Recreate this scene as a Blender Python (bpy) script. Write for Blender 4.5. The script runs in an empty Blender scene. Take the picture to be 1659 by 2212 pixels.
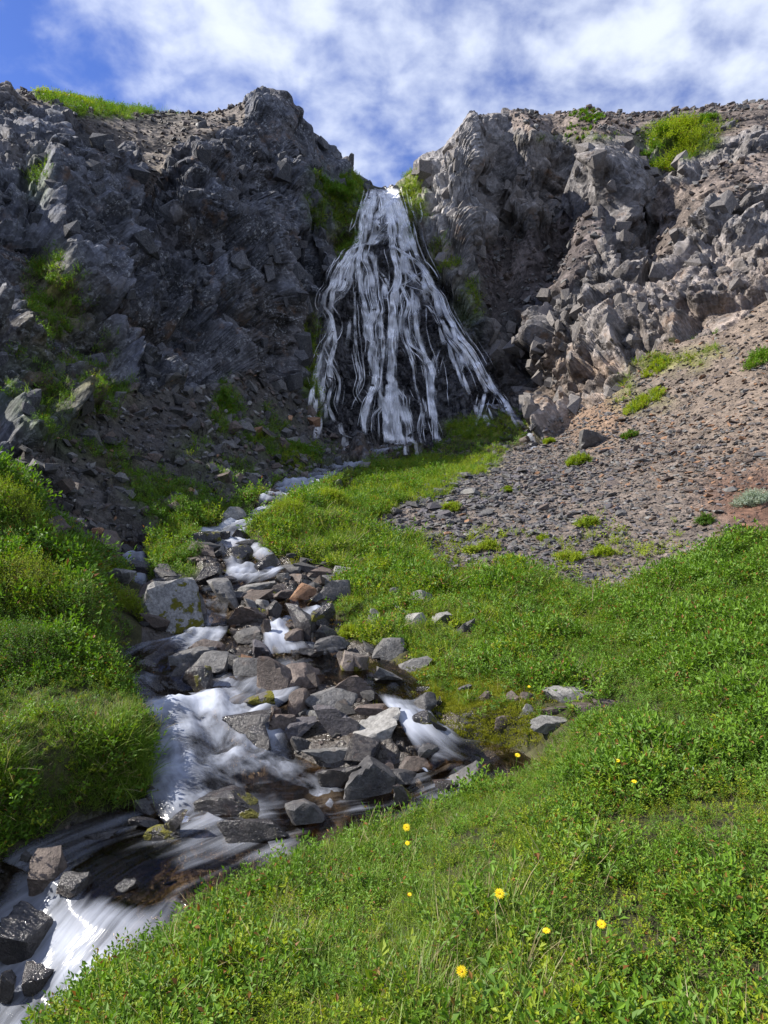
import bpy, bmesh, math, random
import numpy as np
from mathutils import Vector, Matrix, Euler
from mathutils.bvhtree import BVHTree

random.seed(7)
rng = np.random.default_rng(7)
SC = bpy.context.scene
COL = SC.collection

# ------------------------------------------------------------------ camera
CAMZ = 1.6                                   # eye height above the near bank
FPX, CX, CY = 1478.0, 829.5, 1106.0          # focal length and centre of the 1659 x 2212 working view
cam_data = bpy.data.cameras.new('camera')
cam = bpy.data.objects.new('camera', cam_data)
COL.objects.link(cam)
cam.location = (0, 0, CAMZ)
cam.rotation_euler = (math.radians(90), 0, 0)
cam_data.sensor_fit = 'VERTICAL'
cam_data.sensor_height = 36.0
cam_data.lens = 36.0 * FPX / 2212.0
cam_data.clip_start = 0.05
cam_data.clip_end = 2000
SC.camera = cam

# ------------------------------------------------------------------ light
SUN_AZ = math.radians(-87)      # measured from +Y (forwards), negative is left
SUN_EL = math.radians(40)
sun_dir = Vector((math.sin(SUN_AZ) * math.cos(SUN_EL), math.cos(SUN_AZ) * math.cos(SUN_EL), math.sin(SUN_EL)))
sl = bpy.data.lights.new('sun', 'SUN')
sl.energy = 5.0
sl.angle = math.radians(0.5)
sl.color = (1.0, 0.94, 0.85)
so = bpy.data.objects.new('sun', sl)
COL.objects.link(so)
so.rotation_euler = sun_dir.to_track_quat('Z', 'Y').to_euler()
so.location = (-20, 0, 40)

world = bpy.data.worlds.new('World')
SC.world = world
world.use_nodes = True
wt = world.node_tree
for n in list(wt.nodes):
    wt.nodes.remove(n)


def wn(t, **kw):
    n = wt.nodes.new(t)
    for k, v in kw.items():
        setattr(n, k, v)
    return n


def wmath(op, a, b=None, clamp=False):
    n = wn('ShaderNodeMath', operation=op, use_clamp=clamp)
    for i, v in enumerate((a, b)):
        if v is None:
            continue
        if isinstance(v, (int, float)):
            n.inputs[i].default_value = v
        else:
            wt.links.new(v, n.inputs[i])
    return n.outputs[0]


sky = wn('ShaderNodeTexSky', sky_type='NISHITA')
sky.sun_disc = False
sky.sun_elevation = SUN_EL
sky.sun_rotation = SUN_AZ
sky.altitude = 300
sky.air_density = 1.0
sky.dust_density = 0.3
sky.ozone_density = 3.0
tc = wn('ShaderNodeTexCoord')
sep = wn('ShaderNodeSeparateXYZ')
wt.links.new(tc.outputs['Generated'], sep.inputs[0])
zc = wmath('ADD', wmath('MAXIMUM', sep.outputs[2], 0.0), 0.36)
px = wmath('DIVIDE', sep.outputs[0], zc)
py = wmath('DIVIDE', sep.outputs[1], zc)
comb = wn('ShaderNodeCombineXYZ')
wt.links.new(px, comb.inputs[0])
wt.links.new(py, comb.inputs[1])


def wnoise(scale, detail, rough, off, dist=0.0):
    m = wn('ShaderNodeMapping')
    m.inputs['Location'].default_value = off
    wt.links.new(comb.outputs[0], m.inputs[0])
    n = wn('ShaderNodeTexNoise')
    n.inputs['Scale'].default_value = scale
    n.inputs['Detail'].default_value = detail
    n.inputs['Roughness'].default_value = rough
    n.inputs['Distortion'].default_value = dist
    wt.links.new(m.outputs[0], n.inputs[0])
    return n.outputs[0]


CL_OFF = (9.5, 4.4, 0)
big = wnoise(0.62, 2, 0.5, CL_OFF, 0.2)
puff = wnoise(3.4, 2, 0.5, (1.3, 2.2, 5), 0.3)
fine = wnoise(13.0, 5, 0.52, (4.1, 0.7, 2), 0.15)
mix = wmath('ADD', wmath('MULTIPLY', big, 1.15), wmath('ADD', wmath('MULTIPLY', puff, 0.45), wmath('MULTIPLY', fine, 0.55)))
mr = wn('ShaderNodeMapRange', interpolation_type='SMOOTHSTEP')
wt.links.new(mix, mr.inputs[0])
mr.inputs[1].default_value = 0.93
mr.inputs[2].default_value = 1.30
cloud_f = mr.outputs[0]
skyhsv = wn('ShaderNodeMix', data_type='RGBA', blend_type='MULTIPLY')
skyhsv.inputs[0].default_value = 1.0
wt.links.new(sky.outputs[0], skyhsv.inputs[6])
skyhsv.inputs[7].default_value = (0.90, 1.05, 1.75, 1)
cm = wn('ShaderNodeMix', data_type='RGBA')
wt.links.new(wmath('MULTIPLY', cloud_f, 0.92), cm.inputs[0])
wt.links.new(skyhsv.outputs[2], cm.inputs[6])
cm.inputs[7].default_value = (9.4, 10.2, 11.8, 1)
bg = wn('ShaderNodeBackground')
bg.inputs[1].default_value = 0.053
wt.links.new(cm.outputs[2], bg.inputs[0])
wo = wn('ShaderNodeOutputWorld')
wt.links.new(bg.outputs[0], wo.inputs[0])

SC.view_settings.view_transform = 'Standard'
SC.view_settings.look = 'None'
SC.view_settings.gamma = 1.0
SC.view_settings.exposure = 0.98
SC.view_settings.use_curve_mapping = False
SC.render.engine = 'CYCLES'
SC.cycles.use_denoising = True
SC.cycles.max_bounces = 6
SC.cycles.diffuse_bounces = 3
SC.cycles.glossy_bounces = 2
SC.cycles.transmission_bounces = 4
SC.cycles.transparent_max_bounces = 24


# ------------------------------------------------------------------ numpy noise
def hash3(ix, iy, iz, seed):
    h = (ix.astype(np.int64) * 374761393 + iy.astype(np.int64) * 668265263 + iz.astype(np.int64) * 2147483647 + seed * 974634777)
    h = (h ^ (h >> 13)) * 1274126177
    h = h & 0x7fffffff
    h = (h ^ (h >> 15)) * 668265263
    h = h & 0x7fffffff
    h = h ^ (h >> 14)
    return (h & 0xffffff) / float(0x1000000)


def vnoise(P, seed=0):
    f = np.floor(P).astype(np.int64)
    t = P - f
    t = t * t * (3 - 2 * t)
    out = np.zeros(len(P))
    for dx in (0, 1):
        wx = t[:, 0] if dx else 1 - t[:, 0]
        for dy in (0, 1):
            wy = t[:, 1] if dy else 1 - t[:, 1]
            for dz in (0, 1):
                wz = t[:, 2] if dz else 1 - t[:, 2]
                out += wx * wy * wz * hash3(f[:, 0] + dx, f[:, 1] + dy, f[:, 2] + dz, seed)
    return out


def fbm(P, octv=4, seed=0, rough=0.5):
    a, s, tot, f = 1.0, 0.0, 0.0, 1.0
    for o in range(octv):
        s = s + a * (vnoise(P * f + 17.3 * o, seed + o) - 0.5) * 2
        tot += a
        a *= rough
        f *= 2.03
    return s / tot


def facets(P, cell, seed, tilt=1.2, crack=0.35, cw=0.07):
    """Fractured-rock relief: every Voronoi cell is a block with its own height and tilt."""
    q = P / cell
    b = np.floor(q).astype(np.int64)
    n = len(P)
    d1 = np.full(n, 9.0)
    d2 = np.full(n, 9.0)
    val = np.zeros(n)
    for dx in (-1, 0, 1):
        for dy in (-1, 0, 1):
            for dz in (-1, 0, 1):
                cx, cy, cz = b[:, 0] + dx, b[:, 1] + dy, b[:, 2] + dz
                h0 = hash3(cx, cy, cz, seed)
                h1 = hash3(cx, cy, cz, seed + 1)
                h2 = hash3(cx, cy, cz, seed + 2)
                ox, oy, oz = q[:, 0] - cx - h0, q[:, 1] - cy - h1, q[:, 2] - cz - h2
                d = np.sqrt(ox * ox + oy * oy + oz * oz)
                k = (h0 * 7.13 + h1 * 3.7) % 1.0
                v = (k - 0.5) + tilt * (ox * (((h1 * 9.7) % 1) - 0.5) + oy * (((h2 * 11.3) % 1) - 0.5) + oz * (((h0 * 13.9) % 1) - 0.5))
                near = d < d1
                d2 = np.where(near, d1, np.minimum(d2, d))
                val = np.where(near, v, val)
                d1 = np.where(near, d, d1)
    e = d2 - d1
    return (val - crack * np.exp(-(e / cw) ** 2)) * cell, e


def blocks(P, size, seed, tilt=0.5):
    """Jointed rock: courses of boxy blocks, every block standing out by its own amount."""
    q = P / np.asarray(size)
    cz = np.floor(q[:, 2])
    q = q.copy()
    q[:, 0] += hash3(cz, cz * 0, cz * 0, seed + 5) * 3.0
    cx = np.floor(q[:, 0])
    q[:, 1] += hash3(cz, cx, cz * 0, seed + 6) * 3.0
    cy = np.floor(q[:, 1])
    l = q - np.stack([cx, cy, cz], 1) - 0.5
    h = hash3(cx, cy, cz, seed)
    a = hash3(cx, cy, cz, seed + 1) - 0.5
    b = hash3(cx, cy, cz, seed + 2) - 0.5
    c = hash3(cx, cy, cz, seed + 3) - 0.5
    return ((h - 0.5) + tilt * 2 * (a * l[:, 0] + b * l[:, 1] + c * l[:, 2])) * min(size)


# ------------------------------------------------------------------ mesh helpers
def mesh_np(name, V, F, smooth=False):
    V = np.asarray(V, dtype=np.float32)
    F = np.asarray(F, dtype=np.int32)
    k = F.shape[1]
    me = bpy.data.meshes.new(name)
    me.vertices.add(len(V))
    me.vertices.foreach_set('co', V.ravel())
    me.loops.add(F.size)
    me.loops.foreach_set('vertex_index', F.ravel())
    me.polygons.add(len(F))
    me.polygons.foreach_set('loop_start', np.arange(0, F.size, k, dtype=np.int32))
    me.polygons.foreach_set('loop_total', np.full(len(F), k, dtype=np.int32))
    me.polygons.foreach_set('use_smooth', np.full(len(F), bool(smooth)))
    me.update(calc_edges=True)
    return me


def add_attr(me, name, typ, data, dom='POINT'):
    a = me.attributes.new(name, typ, dom)
    data = np.asarray(data, dtype=np.float32)
    if typ == 'FLOAT':
        a.data.foreach_set('value', data.ravel())
    elif typ == 'FLOAT_COLOR':
        if data.shape[1] == 3:
            data = np.concatenate([data, np.ones((len(data), 1), np.float32)], 1)
        a.data.foreach_set('color', data.ravel())
    else:
        a.data.foreach_set('vector', data.ravel())


def link(name, me, mat=None, parent=None):
    o = bpy.data.objects.new(name, me)
    COL.objects.link(o)
    if mat is not None and me is not None and len(me.materials) == 0:
        me.materials.append(mat)
    if parent is not None:
        o.parent = parent
    return o


def tag(o, label=None, cat=None, group=None, kind=None):
    if label:
        o['label'] = label
    if cat:
        o['category'] = cat
    if group:
        o['group'] = group
    if kind:
        o['kind'] = kind
    return o


def pt(x, y, Y):
    """Working-view position + distance ahead -> world point."""
    return np.array([(x - CX) / FPX * Y, Y, (CY - y) / FPX * Y + CAMZ])


def pip(poly, x, y):
    inside = np.zeros(np.shape(x), bool)
    n = len(poly)
    for i in range(n):
        x0, y0 = poly[i]
        x1, y1 = poly[(i + 1) % n]
        c = ((y0 > y) != (y1 > y))
        with np.errstate(divide='ignore', invalid='ignore'):
            xi = (x1 - x0) * (y - y0) / ((y1 - y0) if y1 != y0 else 1e-9) + x0
        inside ^= c & (x < xi)
    return inside


def ell(x, y, cx, cy, rx, ry):
    """Soft ellipse weight."""
    d = np.sqrt(((x - cx) / rx) ** 2 + ((y - cy) / ry) ** 2)
    return np.clip(1.6 - d * 1.2, 0, 1)


# ------------------------------------------------------------------ materials
class NT:
    def __init__(self, name):
        self.m = bpy.data.materials.new(name)
        self.m.use_nodes = True
        self.t = self.m.node_tree
        for n in list(self.t.nodes):
            self.t.nodes.remove(n)
        self.out = self.t.nodes.new('ShaderNodeOutputMaterial')

    def n(self, typ, **kw):
        n = self.t.nodes.new(typ)
        for k, v in kw.items():
            setattr(n, k, v)
        return n

    def put(self, sock, v):
        if v is None:
            return
        if hasattr(v, 'is_linked'):
            self.t.links.new(v, sock)
        elif isinstance(v, (tuple, list)) and len(v) == 3 and sock.type == 'RGBA':
            sock.default_value = (*v, 1)
        else:
            sock.default_value = v

    def math(self, op, a, b=None, clamp=False):
        n = self.n('ShaderNodeMath', operation=op, use_clamp=clamp)
        self.put(n.inputs[0], a)
        self.put(n.inputs[1], b)
        return n.outputs[0]

    def mix(self, f, a, b, blend='MIX'):
        n = self.n('ShaderNodeMix', data_type='RGBA', blend_type=blend)
        self.put(n.inputs[0], f)
        self.put(n.inputs[6], a)
        self.put(n.inputs[7], b)
        return n.outputs[2]

    def ramp(self, v, lo, hi, a=0.0, b=1.0):
        n = self.n('ShaderNodeMapRange', interpolation_type='SMOOTHSTEP')
        self.put(n.inputs[0], v)
        for i, q in enumerate((lo, hi, a, b)):
            n.inputs[i + 1].default_value = q
        return n.outputs[0]

    def noise(self, vec, scale, detail=4, rough=0.55, dist=0.0):
        n = self.n('ShaderNodeTexNoise')
        self.put(n.inputs['Vector'], vec)
        n.inputs['Scale'].default_value = scale
        n.inputs['Detail'].default_value = detail
        n.inputs['Roughness'].default_value = rough
        n.inputs['Distortion'].default_value = dist
        return n.outputs[0]

    def voro(self, vec, scale, feature='F1', out=0, rand=1.0):
        n = self.n('ShaderNodeTexVoronoi', feature=feature)
        self.put(n.inputs['Vector'], vec)
        n.inputs['Scale'].default_value = scale
        n.inputs['Randomness'].default_value = rand
        return n.outputs[out]

    def attr(self, name, out='Color'):
        return self.n('ShaderNodeAttribute', attribute_name=name).outputs[out]

    def coord(self, stretch=None):
        g = self.n('ShaderNodeTexCoord').outputs['Object']
        if stretch:
            m = self.n('ShaderNodeMapping')
            self.put(m.inputs[0], g)
            m.inputs['Scale'].default_value = stretch
            g = m.outputs[0]
        return g

    def bump(self, h, strength, dist, normal=None):
        n = self.n('ShaderNodeBump')
        n.inputs['Strength'].default_value = strength
        n.inputs['Distance'].default_value = dist
        self.put(n.inputs['Height'], h)
        if normal is not None:
            self.put(n.inputs['Normal'], normal)
        return n.outputs[0]

    def facet(self, nrm, co, levels, k):
        """Break the surface into small planes, as fractured rock breaks."""
        wn_ = self.n('ShaderNodeTexNoise')
        self.put(wn_.inputs['Vector'], co)
        wn_.inputs['Scale'].default_value = 1.3
        wv = self.n('ShaderNodeVectorMath', operation='MULTIPLY_ADD')
        self.put(wv.inputs[0], wn_.outputs[1])
        wv.inputs[1].default_value = (0.15, 0.15, 0.15)
        self.put(wv.inputs[2], co)
        for sc, st in levels:
            v = self.n('ShaderNodeVectorMath', operation='SUBTRACT')
            self.put(v.inputs[0], self.voro(wv.outputs[0], sc, 'F1', 1))
            v.inputs[1].default_value = (0.5, 0.5, 0.5)
            a = self.n('ShaderNodeVectorMath', operation='MULTIPLY_ADD')
            self.put(a.inputs[0], v.outputs[0])
            a.inputs[1].default_value = (st * k,) * 3
            self.put(a.inputs[2], nrm)
            nrm = a.outputs[0]
        z = self.n('ShaderNodeVectorMath', operation='NORMALIZE')
        self.put(z.inputs[0], nrm)
        return z.outputs[0]

    def bsdf(self, col, rough=0.8, normal=None, spec=0.3, **kw):
        b = self.n('ShaderNodeBsdfPrincipled')
        self.put(b.inputs['Base Color'], col)
        self.put(b.inputs['Roughness'], rough)
        b.inputs['Specular IOR Level'].default_value = spec
        if normal is not None:
            self.put(b.inputs['Normal'], normal)
        for k, v in kw.items():
            self.put(b.inputs[k], v)
        return b.outputs[0]

    def done(self, shader):
        self.t.links.new(shader, self.out.inputs[0])
        return self.m


def terrain_mat(name, bump=0.5, fine=9.0, wet=False, lichen=0.0, facet=0.0):
    """Colour comes from the painted ground kinds (rock, moss, earth), broken up by noise."""
    t = NT(name)
    co = t.coord()
    base = t.attr('Col')
    n1 = t.noise(co, 1.7, 5, 0.6)
    n2 = t.noise(co, fine, 6, 0.65)
    v = t.voro(co, fine * 0.45, 'F1', 1)
    vs = t.n('ShaderNodeSeparateColor')
    t.put(vs.inputs[0], v)
    m = t.math('MULTIPLY', t.ramp(n1, 0.25, 0.75, 0.72, 1.28), t.ramp(n2, 0.25, 0.75, 0.7, 1.3))
    m = t.math('MULTIPLY', m, t.ramp(vs.outputs[0], 0, 1, 0.75, 1.25))
    mm = t.n('ShaderNodeCombineXYZ')
    for i in range(3):
        t.put(mm.inputs[i], m)
    c = t.mix(1.0, base, mm.outputs[0], 'MULTIPLY')
    if lichen:
        rockness = t.attr('rock', 'Fac')
        ln = t.noise(co, 7.0, 6, 0.75, 0.4)
        ln2 = t.noise(co, 1.1, 3, 0.6)
        lf = t.math('MULTIPLY', t.ramp(ln, 0.52, 0.62), t.ramp(ln2, 0.38, 0.62))
        lf = t.math('MULTIPLY', lf, rockness)
        c = t.mix(t.math('MULTIPLY', lf, lichen), c, (0.33, 0.34, 0.35))
        rn = t.noise(co, 0.9, 4, 0.65)
        rf = t.math('MULTIPLY', t.ramp(rn, 0.56, 0.72), rockness)
        c = t.mix(t.math('MULTIPLY', rf, 0.55), c, (0.17, 0.105, 0.065))
    h = t.math('ADD', t.math('MULTIPLY', n2, 0.6), t.math('MULTIPLY', t.voro(co, fine * 0.8, 'DISTANCE_TO_EDGE'), 0.5))
    nb = t.bump(h, bump, 0.12)
    if facet:
        nb = t.facet(nb, co, ((0.6, 0.45), (1.5, 0.6), (3.6, 0.55)), facet)
    if wet:
        rg = t.ramp(n2, 0.35, 0.65, 0.12, 0.5)
        return t.done(t.bsdf(c, rg, nb, 0.5))
    return t.done(t.bsdf(c, 0.88, nb, 0.25))


def stone_mat(name, a, b, rough=0.85, lichen=0.3, moss=0.0, wet=0.0, sc=1.0, rust=0.15):
    t = NT(name)
    g = t.coord()
    oi = t.n('ShaderNodeObjectInfo')
    off = t.n('ShaderNodeVectorMath', operation='MULTIPLY_ADD')
    t.put(off.inputs[0], oi.outputs['Location'])
    off.inputs[1].default_value = (3.1, 2.7, 4.3)
    t.put(off.inputs[2], g)
    co = off.outputs[0]
    n1 = t.noise(co, 3.2 * sc, 5, 0.6, 0.3)
    n2 = t.noise(co, 26 * sc, 5, 0.7)
    c = t.mix(t.ramp(n1, 0.3, 0.7), a, b)
    m = t.n('ShaderNodeCombineXYZ')
    sp = t.ramp(n2, 0.3, 0.72, 0.62, 1.4)
    for i in range(3):
        t.put(m.inputs[i], sp)
    c = t.mix(1.0, c, m.outputs[0], 'MULTIPLY')
    vr = t.n('ShaderNodeMapRange')
    t.put(vr.inputs[0], oi.outputs['Random'])
    vr.inputs[3].default_value = 0.78
    vr.inputs[4].default_value = 1.22
    m2 = t.n('ShaderNodeCombineXYZ')
    for i in range(3):
        t.put(m2.inputs[i], vr.outputs[0])
    c = t.mix(1.0, c, m2.outputs[0], 'MULTIPLY')
    if lichen:
        ln = t.noise(co, 11 * sc, 6, 0.72, 0.6)
        c = t.mix(t.math('MULTIPLY', t.ramp(ln, 0.54, 0.68), lichen), c, (0.42, 0.41, 0.38))
    if rust:
        rn = t.noise(co, 4.5 * sc, 5, 0.6)
        c = t.mix(t.math('MULTIPLY', t.ramp(rn, 0.56, 0.74), rust), c, (0.2, 0.1, 0.045))
    rg = rough
    if wet:
        rg = t.ramp(n1, 0.35, 0.65, 0.1, 0.38)
    mp = None
    if moss:
        sepn = t.n('ShaderNodeSeparateXYZ')
        t.put(sepn.inputs[0], g)
        mn = t.noise(co, 5 * sc, 5, 0.65)
        side = t.math('MULTIPLY', sepn.outputs[0], 0.30)
        low = t.math('MULTIPLY', sepn.outputs[2], -0.16)
        mf = t.ramp(t.math('ADD', t.math('ADD', mn, side), low), 0.66 - moss * 0.22, 0.72 - moss * 0.22)
        mc = t.mix(t.noise(co, 40 * sc, 3, 0.6), (0.035, 0.045, 0.004), (0.16, 0.14, 0.015))
        c = t.mix(mf, c, mc)
        mp = mf
        rgm = t.n('ShaderNodeMix', data_type='FLOAT')
        t.put(rgm.inputs[0], mf)
        t.put(rgm.inputs[2], rg)
        rgm.inputs[3].default_value = 0.95
        rg = rgm.outputs[0]
    h = t.math('ADD', t.math('MULTIPLY', n1, 0.5), t.math('MULTIPLY', n2, 0.35))
    h = t.math('ADD', h, t.math('MULTIPLY', t.noise(co, 75 * sc, 3, 0.7), 0.15))
    if mp is not None:
        h = t.math('ADD', h, t.math('MULTIPLY', t.math('MULTIPLY', mp, t.noise(co, 60 * sc, 2, 0.5)), 0.5))
    nb = t.bump(h, 0.75, 0.06)
    return t.done(t.bsdf(c, rg, nb, 0.5 if wet else 0.3))


def leaf_mat(name, a, b, trans=0.35, rough=0.45, tip=None):
    t = NT(name)
    oi = t.n('ShaderNodeObjectInfo')
    at = t.attr('lv', 'Fac')
    f = t.math('ADD', t.math('MULTIPLY', oi.outputs['Random'], 0.55), t.math('MULTIPLY', at, 0.45))
    c = t.mix(f, a, b)
    if tip:
        c = t.mix(t.ramp(t.math('FRACT', t.math('MULTIPLY', f, 7.3)), 0.94, 0.98), c, tip)
    p = t.bsdf(c, rough, None, 0.4)
    tr = t.n('ShaderNodeBsdfTranslucent')
    t.put(tr.inputs[0], t.mix(0.5, c, t.mix(1.0, c, (1.6, 1.7, 0.7), 'MULTIPLY')))
    ms = t.n('ShaderNodeMixShader')
    ms.inputs[0].default_value = trans
    t.put(ms.inputs[1], p)
    t.put(ms.inputs[2], tr.outputs[0])
    return t.done(ms.outputs[0])
# ------------------------------------------------------------------ the lie of the land
# (view x, view y, metres ahead): surveyed points that the ground passes through
SURVEY = [
 # near right bank
 (1659,2212,1.95),(1250,2212,2.0),(830,2212,2.1),(330,2225,2.3),(190,2270,2.4),(450,2075,2.85),(570,1985,3.15),(690,1905,3.55),
 (860,1862,3.8),(950,1815,4.1),(1100,1722,4.8),(1165,1635,5.5),(830,1985,2.95),(1200,1950,2.75),(1659,1950,2.6),(1000,1800,3.55),
 (1200,1700,4.1),(1659,1700,3.8),(1400,1550,5.2),(1659,1550,4.9),(1659,1400,6.6),(1400,1400,7.4),(1200,1500,6.4),(1200,1400,7.7),
 (1000,1400,8.2),(1000,1500,6.8),(900,1480,7.2),(1060,1570,6.0),(880,1350,9),(800,1300,10.2),(1000,1250,12),(1200,1280,10.8),(1400,1280,10),
 (1659,1280,8.8),(1659,1160,12),(1550,1180,12),(1450,1220,12),(1300,1255,12),
 (830,2900,1.25),(1659,2900,1.2),(-200,2900,1.9),(2100,2212,1.85),(2100,1700,3.5),(2100,1400,5.5),(2100,1100,12),(2100,800,20),(2100,420,32),(2100,260,44),(2100,330,60),
 (3000,2400,1.6),(3000,1400,4.5),(3000,900,12),(3000,500,30),(3000,400,60),
 # left bank and its shrubs
 (380,1590,5.15),(50,1850,4.45),(200,1775,4.85),(150,1650,5.1),(0,1650,4.9),(250,1500,6.2),(0,1500,6.0),(300,1450,7.2),(0,1400,6.6),
 (200,1350,7.5),(290,1410,7.6),(0,1250,7.5),(150,1250,8.3),(0,1130,8.5),(100,1200,9),(0,1045,9.5),(250,1285,9.3),(310,1340,9.0),
 (0,1025,11),(130,1135,11),(250,1205,11.5),(330,1180,13.5),(400,1130,15),(300,1085,15.5),
 (-400,1900,4),(-400,1500,5.5),(-400,1100,8),(-400,800,12),(-400,350,24),(-400,120,30),(-400,150,45),(-1500,1700,3.5),(-1500,1100,8),(-1500,600,14),(-1500,250,28),(-1500,300,60),
 # stream bed
 (300,1890,4.6),(700,1745,5.4),(480,1560,6.4),(750,1560,6.4),(620,1450,7.7),(600,1330,9.6),(430,1265,11.2),(560,1215,12.6),(470,1155,14.8),
 (540,1120,16.2),(610,1068,20),(690,1032,24),(760,998,28),(830,966,35),(820,1640,5.7),(950,1690,5.4),
 # left cliff
 (0,1000,13),(0,850,15),(0,650,18),(0,450,22.5),(0,300,27),(0,190,31),(0,230,45),
 (150,1080,13.5),(150,950,16),(150,780,19),(150,600,22.5),(150,400,27),(150,270,31),(130,212,37),(130,240,50),(60,200,34),(220,235,38),(220,265,50),
 (300,1000,17.5),(300,880,20.5),(300,740,23.5),(300,600,27),(330,480,31.5),(300,330,34.5),(300,247,40),(300,275,52),
 (450,1050,17.5),(450,940,22),(450,830,25.5),(450,700,28.5),(450,560,30.5),(430,430,31.6),(450,330,34.5),(430,256,40),(430,285,52),
 (560,1020,23),(560,900,27.5),(600,820,31.5),(560,700,32),(560,550,33.5),(560,400,36),(520,262,38.5),(555,242,38.5),(600,252,39.5),(555,280,47),
 (700,935,33),(640,780,35),(650,640,36),(650,480,37.5),(640,330,39.5),(650,272,41),(680,300,41.8),(705,348,42.5),(712,380,42.8),(700,450,40),(710,560,38.6),(745,395,43.8),(775,410,44.5),
 (700,400,55),(650,320,50),(690,700,38.8),(650,860,36.8),(690,800,37.6),
 # waterfall face
 (830,957,36.5),(690,895,36.8),(1060,900,36),(830,800,38.4),(830,650,40),(830,530,41.6),(830,438,43.8),(800,422,45),(850,422,45),(830,450,55),(830,470,70),
 (720,800,38),(950,800,38),(740,620,40),(930,620,40.2),(770,940,36.3),(930,950,36.3),
 # right of the fall
 (900,500,42),(880,400,46),(940,385,45),(925,365,46.5),(930,560,41),(900,420,55),
 (985,300,43.8),(1000,280,43.8),(1035,264,44.4),(960,420,41.8),(1020,450,40.6),(1035,350,42),(990,560,40.0),(1040,600,41.2),(950,600,40.4),(1000,330,53),(950,400,54),
 (1075,400,46),(1075,310,47.2),(1070,268,48),(1080,560,44.5),(1180,520,45.5),(1250,530,43.8),(1150,620,41.8),(1100,700,39.6),(1080,800,37.6),(1120,880,35.5),
 (1250,430,42.4),(1250,470,43.6),(1260,350,43.6),(1150,300,46.5),(1110,264,48.6),(1150,263,49),(1250,258,50),(1330,256,50),(1400,250,50),(1520,238,48),(1659,225,46),
 (1100,300,60),(1250,300,64),(1400,295,64),(1520,285,62),(1659,270,60),
 (1350,345,43.2),(1350,430,41.6),(1370,450,42),(1450,340,42.5),(1450,300,44),(1450,420,40.6),(1420,480,40.6),(1400,560,39),
 (1330,500,38.2),(1260,600,36.6),(1180,690,35.6),(1230,780,33.3),(1170,850,33.5),(1350,740,31.4),
 (1550,450,35.5),(1500,560,33.6),(1600,600,31),(1450,700,31),(1659,350,39),(1659,500,33.5),(1659,700,26),(1550,760,26.5),(1400,800,29),(1300,860,29.5),(1220,920,30),
 # scree
 (1150,965,28.5),(1659,850,20.5),(1659,1000,15.5),(1450,900,24),(1400,1000,19),(1400,1120,14.5),(1200,1050,19.5),(1200,1180,14),(1000,1040,22),(1000,1150,16),
 (850,1130,17),(1050,1232,12.7),(930,1200,14),
 (1050,912,33),(970,952,32),(1000,988,29),(1120,960,30),(830,1012,26),(930,1022,24.5),(880,1080,19),(830,1062,21),
 (600,1180,13.4),(640,1102,15.3),(720,1074,17.2),(770,1105,17.8),(570,1145,14),(720,1180,13.6),(830,1180,14.2),(790,1240,12),(700,1245,12),(690,1090,19.5),
 (830,800,150),(300,700,150),(1400,700,150),(-1000,700,150),(2500,760,150),(830,620,100),(600,560,100),(1050,560,100),
]

# stream channels: (view x, view y, metres ahead, half width in m, foam 0..1)
CH_MAIN = [(832,964,36.0,1.6,.7),(800,976,33,.9,.6),(765,996,28,.65,.9),(700,1026,24,.6,.8),(640,1050,21.5,.55,1.0),(613,1072,19.4,.48,1.0),(585,1098,17.4,.35,.5),
 (540,1130,15.8,.34,.5),(478,1150,14.7,.42,.9),(500,1182,13.5,.34,.9),(555,1226,12.2,.42,.8),(520,1262,11.3,.35,.5),(440,1277,10.9,.5,.35),(445,1330,9.6,.2,.5),
 (437,1380,8.6,.2,.9),(370,1412,8.1,.5,.35),(338,1442,7.7,.45,.55),(400,1492,7.1,.40,.5),(438,1540,6.6,.44,1.0),(468,1592,6.15,.48,1.1),(480,1652,5.85,.52,.95),
 (560,1722,5.45,.55,.7),(560,1790,5.05,.52,.5),(450,1842,4.75,.75,.2),(310,1902,4.5,.95,.15),(225,1970,4.2,.85,.75),(160,2060,4.06,.72,.9),(110,2130,3.96,.6,1.0),(40,2212,3.8,.6,.95),(-100,2400,3.35,.6,.6)]
CH_RIGHT = [(650,1298,10.1,.35,.2),(676,1335,9.3,.09,.85),(680,1372,8.8,.10,.9),(692,1422,8.1,.25,.4),(762,1442,7.7,.40,.1),(850,1476,7.1,.22,.15),(872,1512,6.7,.14,.7),
 (902,1562,6.3,.12,.9),(962,1612,5.95,.18,.6),(1030,1648,5.7,.38,.05),(960,1694,5.5,.20,.3),(850,1732,5.35,.40,.1),(700,1748,5.25,.6,.2),(560,1792,5.08,.5,.4)]
CH_LINK = [(640,1425,8.0,.2,.3),(590,1452,7.6,.3,.35),(538,1498,7.0,.42,.7),(470,1540,6.65,.36,.7)]
CH_SIDE = [(650,1298,10.1,.2,.3),(606,1330,9.3,.08,.9),(596,1362,8.9,.09,.8),(620,1420,8.1,.2,.3)]
CH_LEFT = [(285,1165,14.2,.14,.5),(290,1230,12.5,.14,.7),(298,1275,11.4,.16,.6),(380,1282,10.95,.3,.4)]
CH_RUN = [(1062,872,35.4,.30,.8),(1100,893,33.8,.2,.6),(1132,925,31.8,.14,.5),(1158,962,29.6,.12,.5),(1140,985,28.6,.12,.3)]
CHANNELS = [CH_MAIN, CH_RIGHT, CH_LINK, CH_SIDE, CH_LEFT, CH_RUN]


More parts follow.
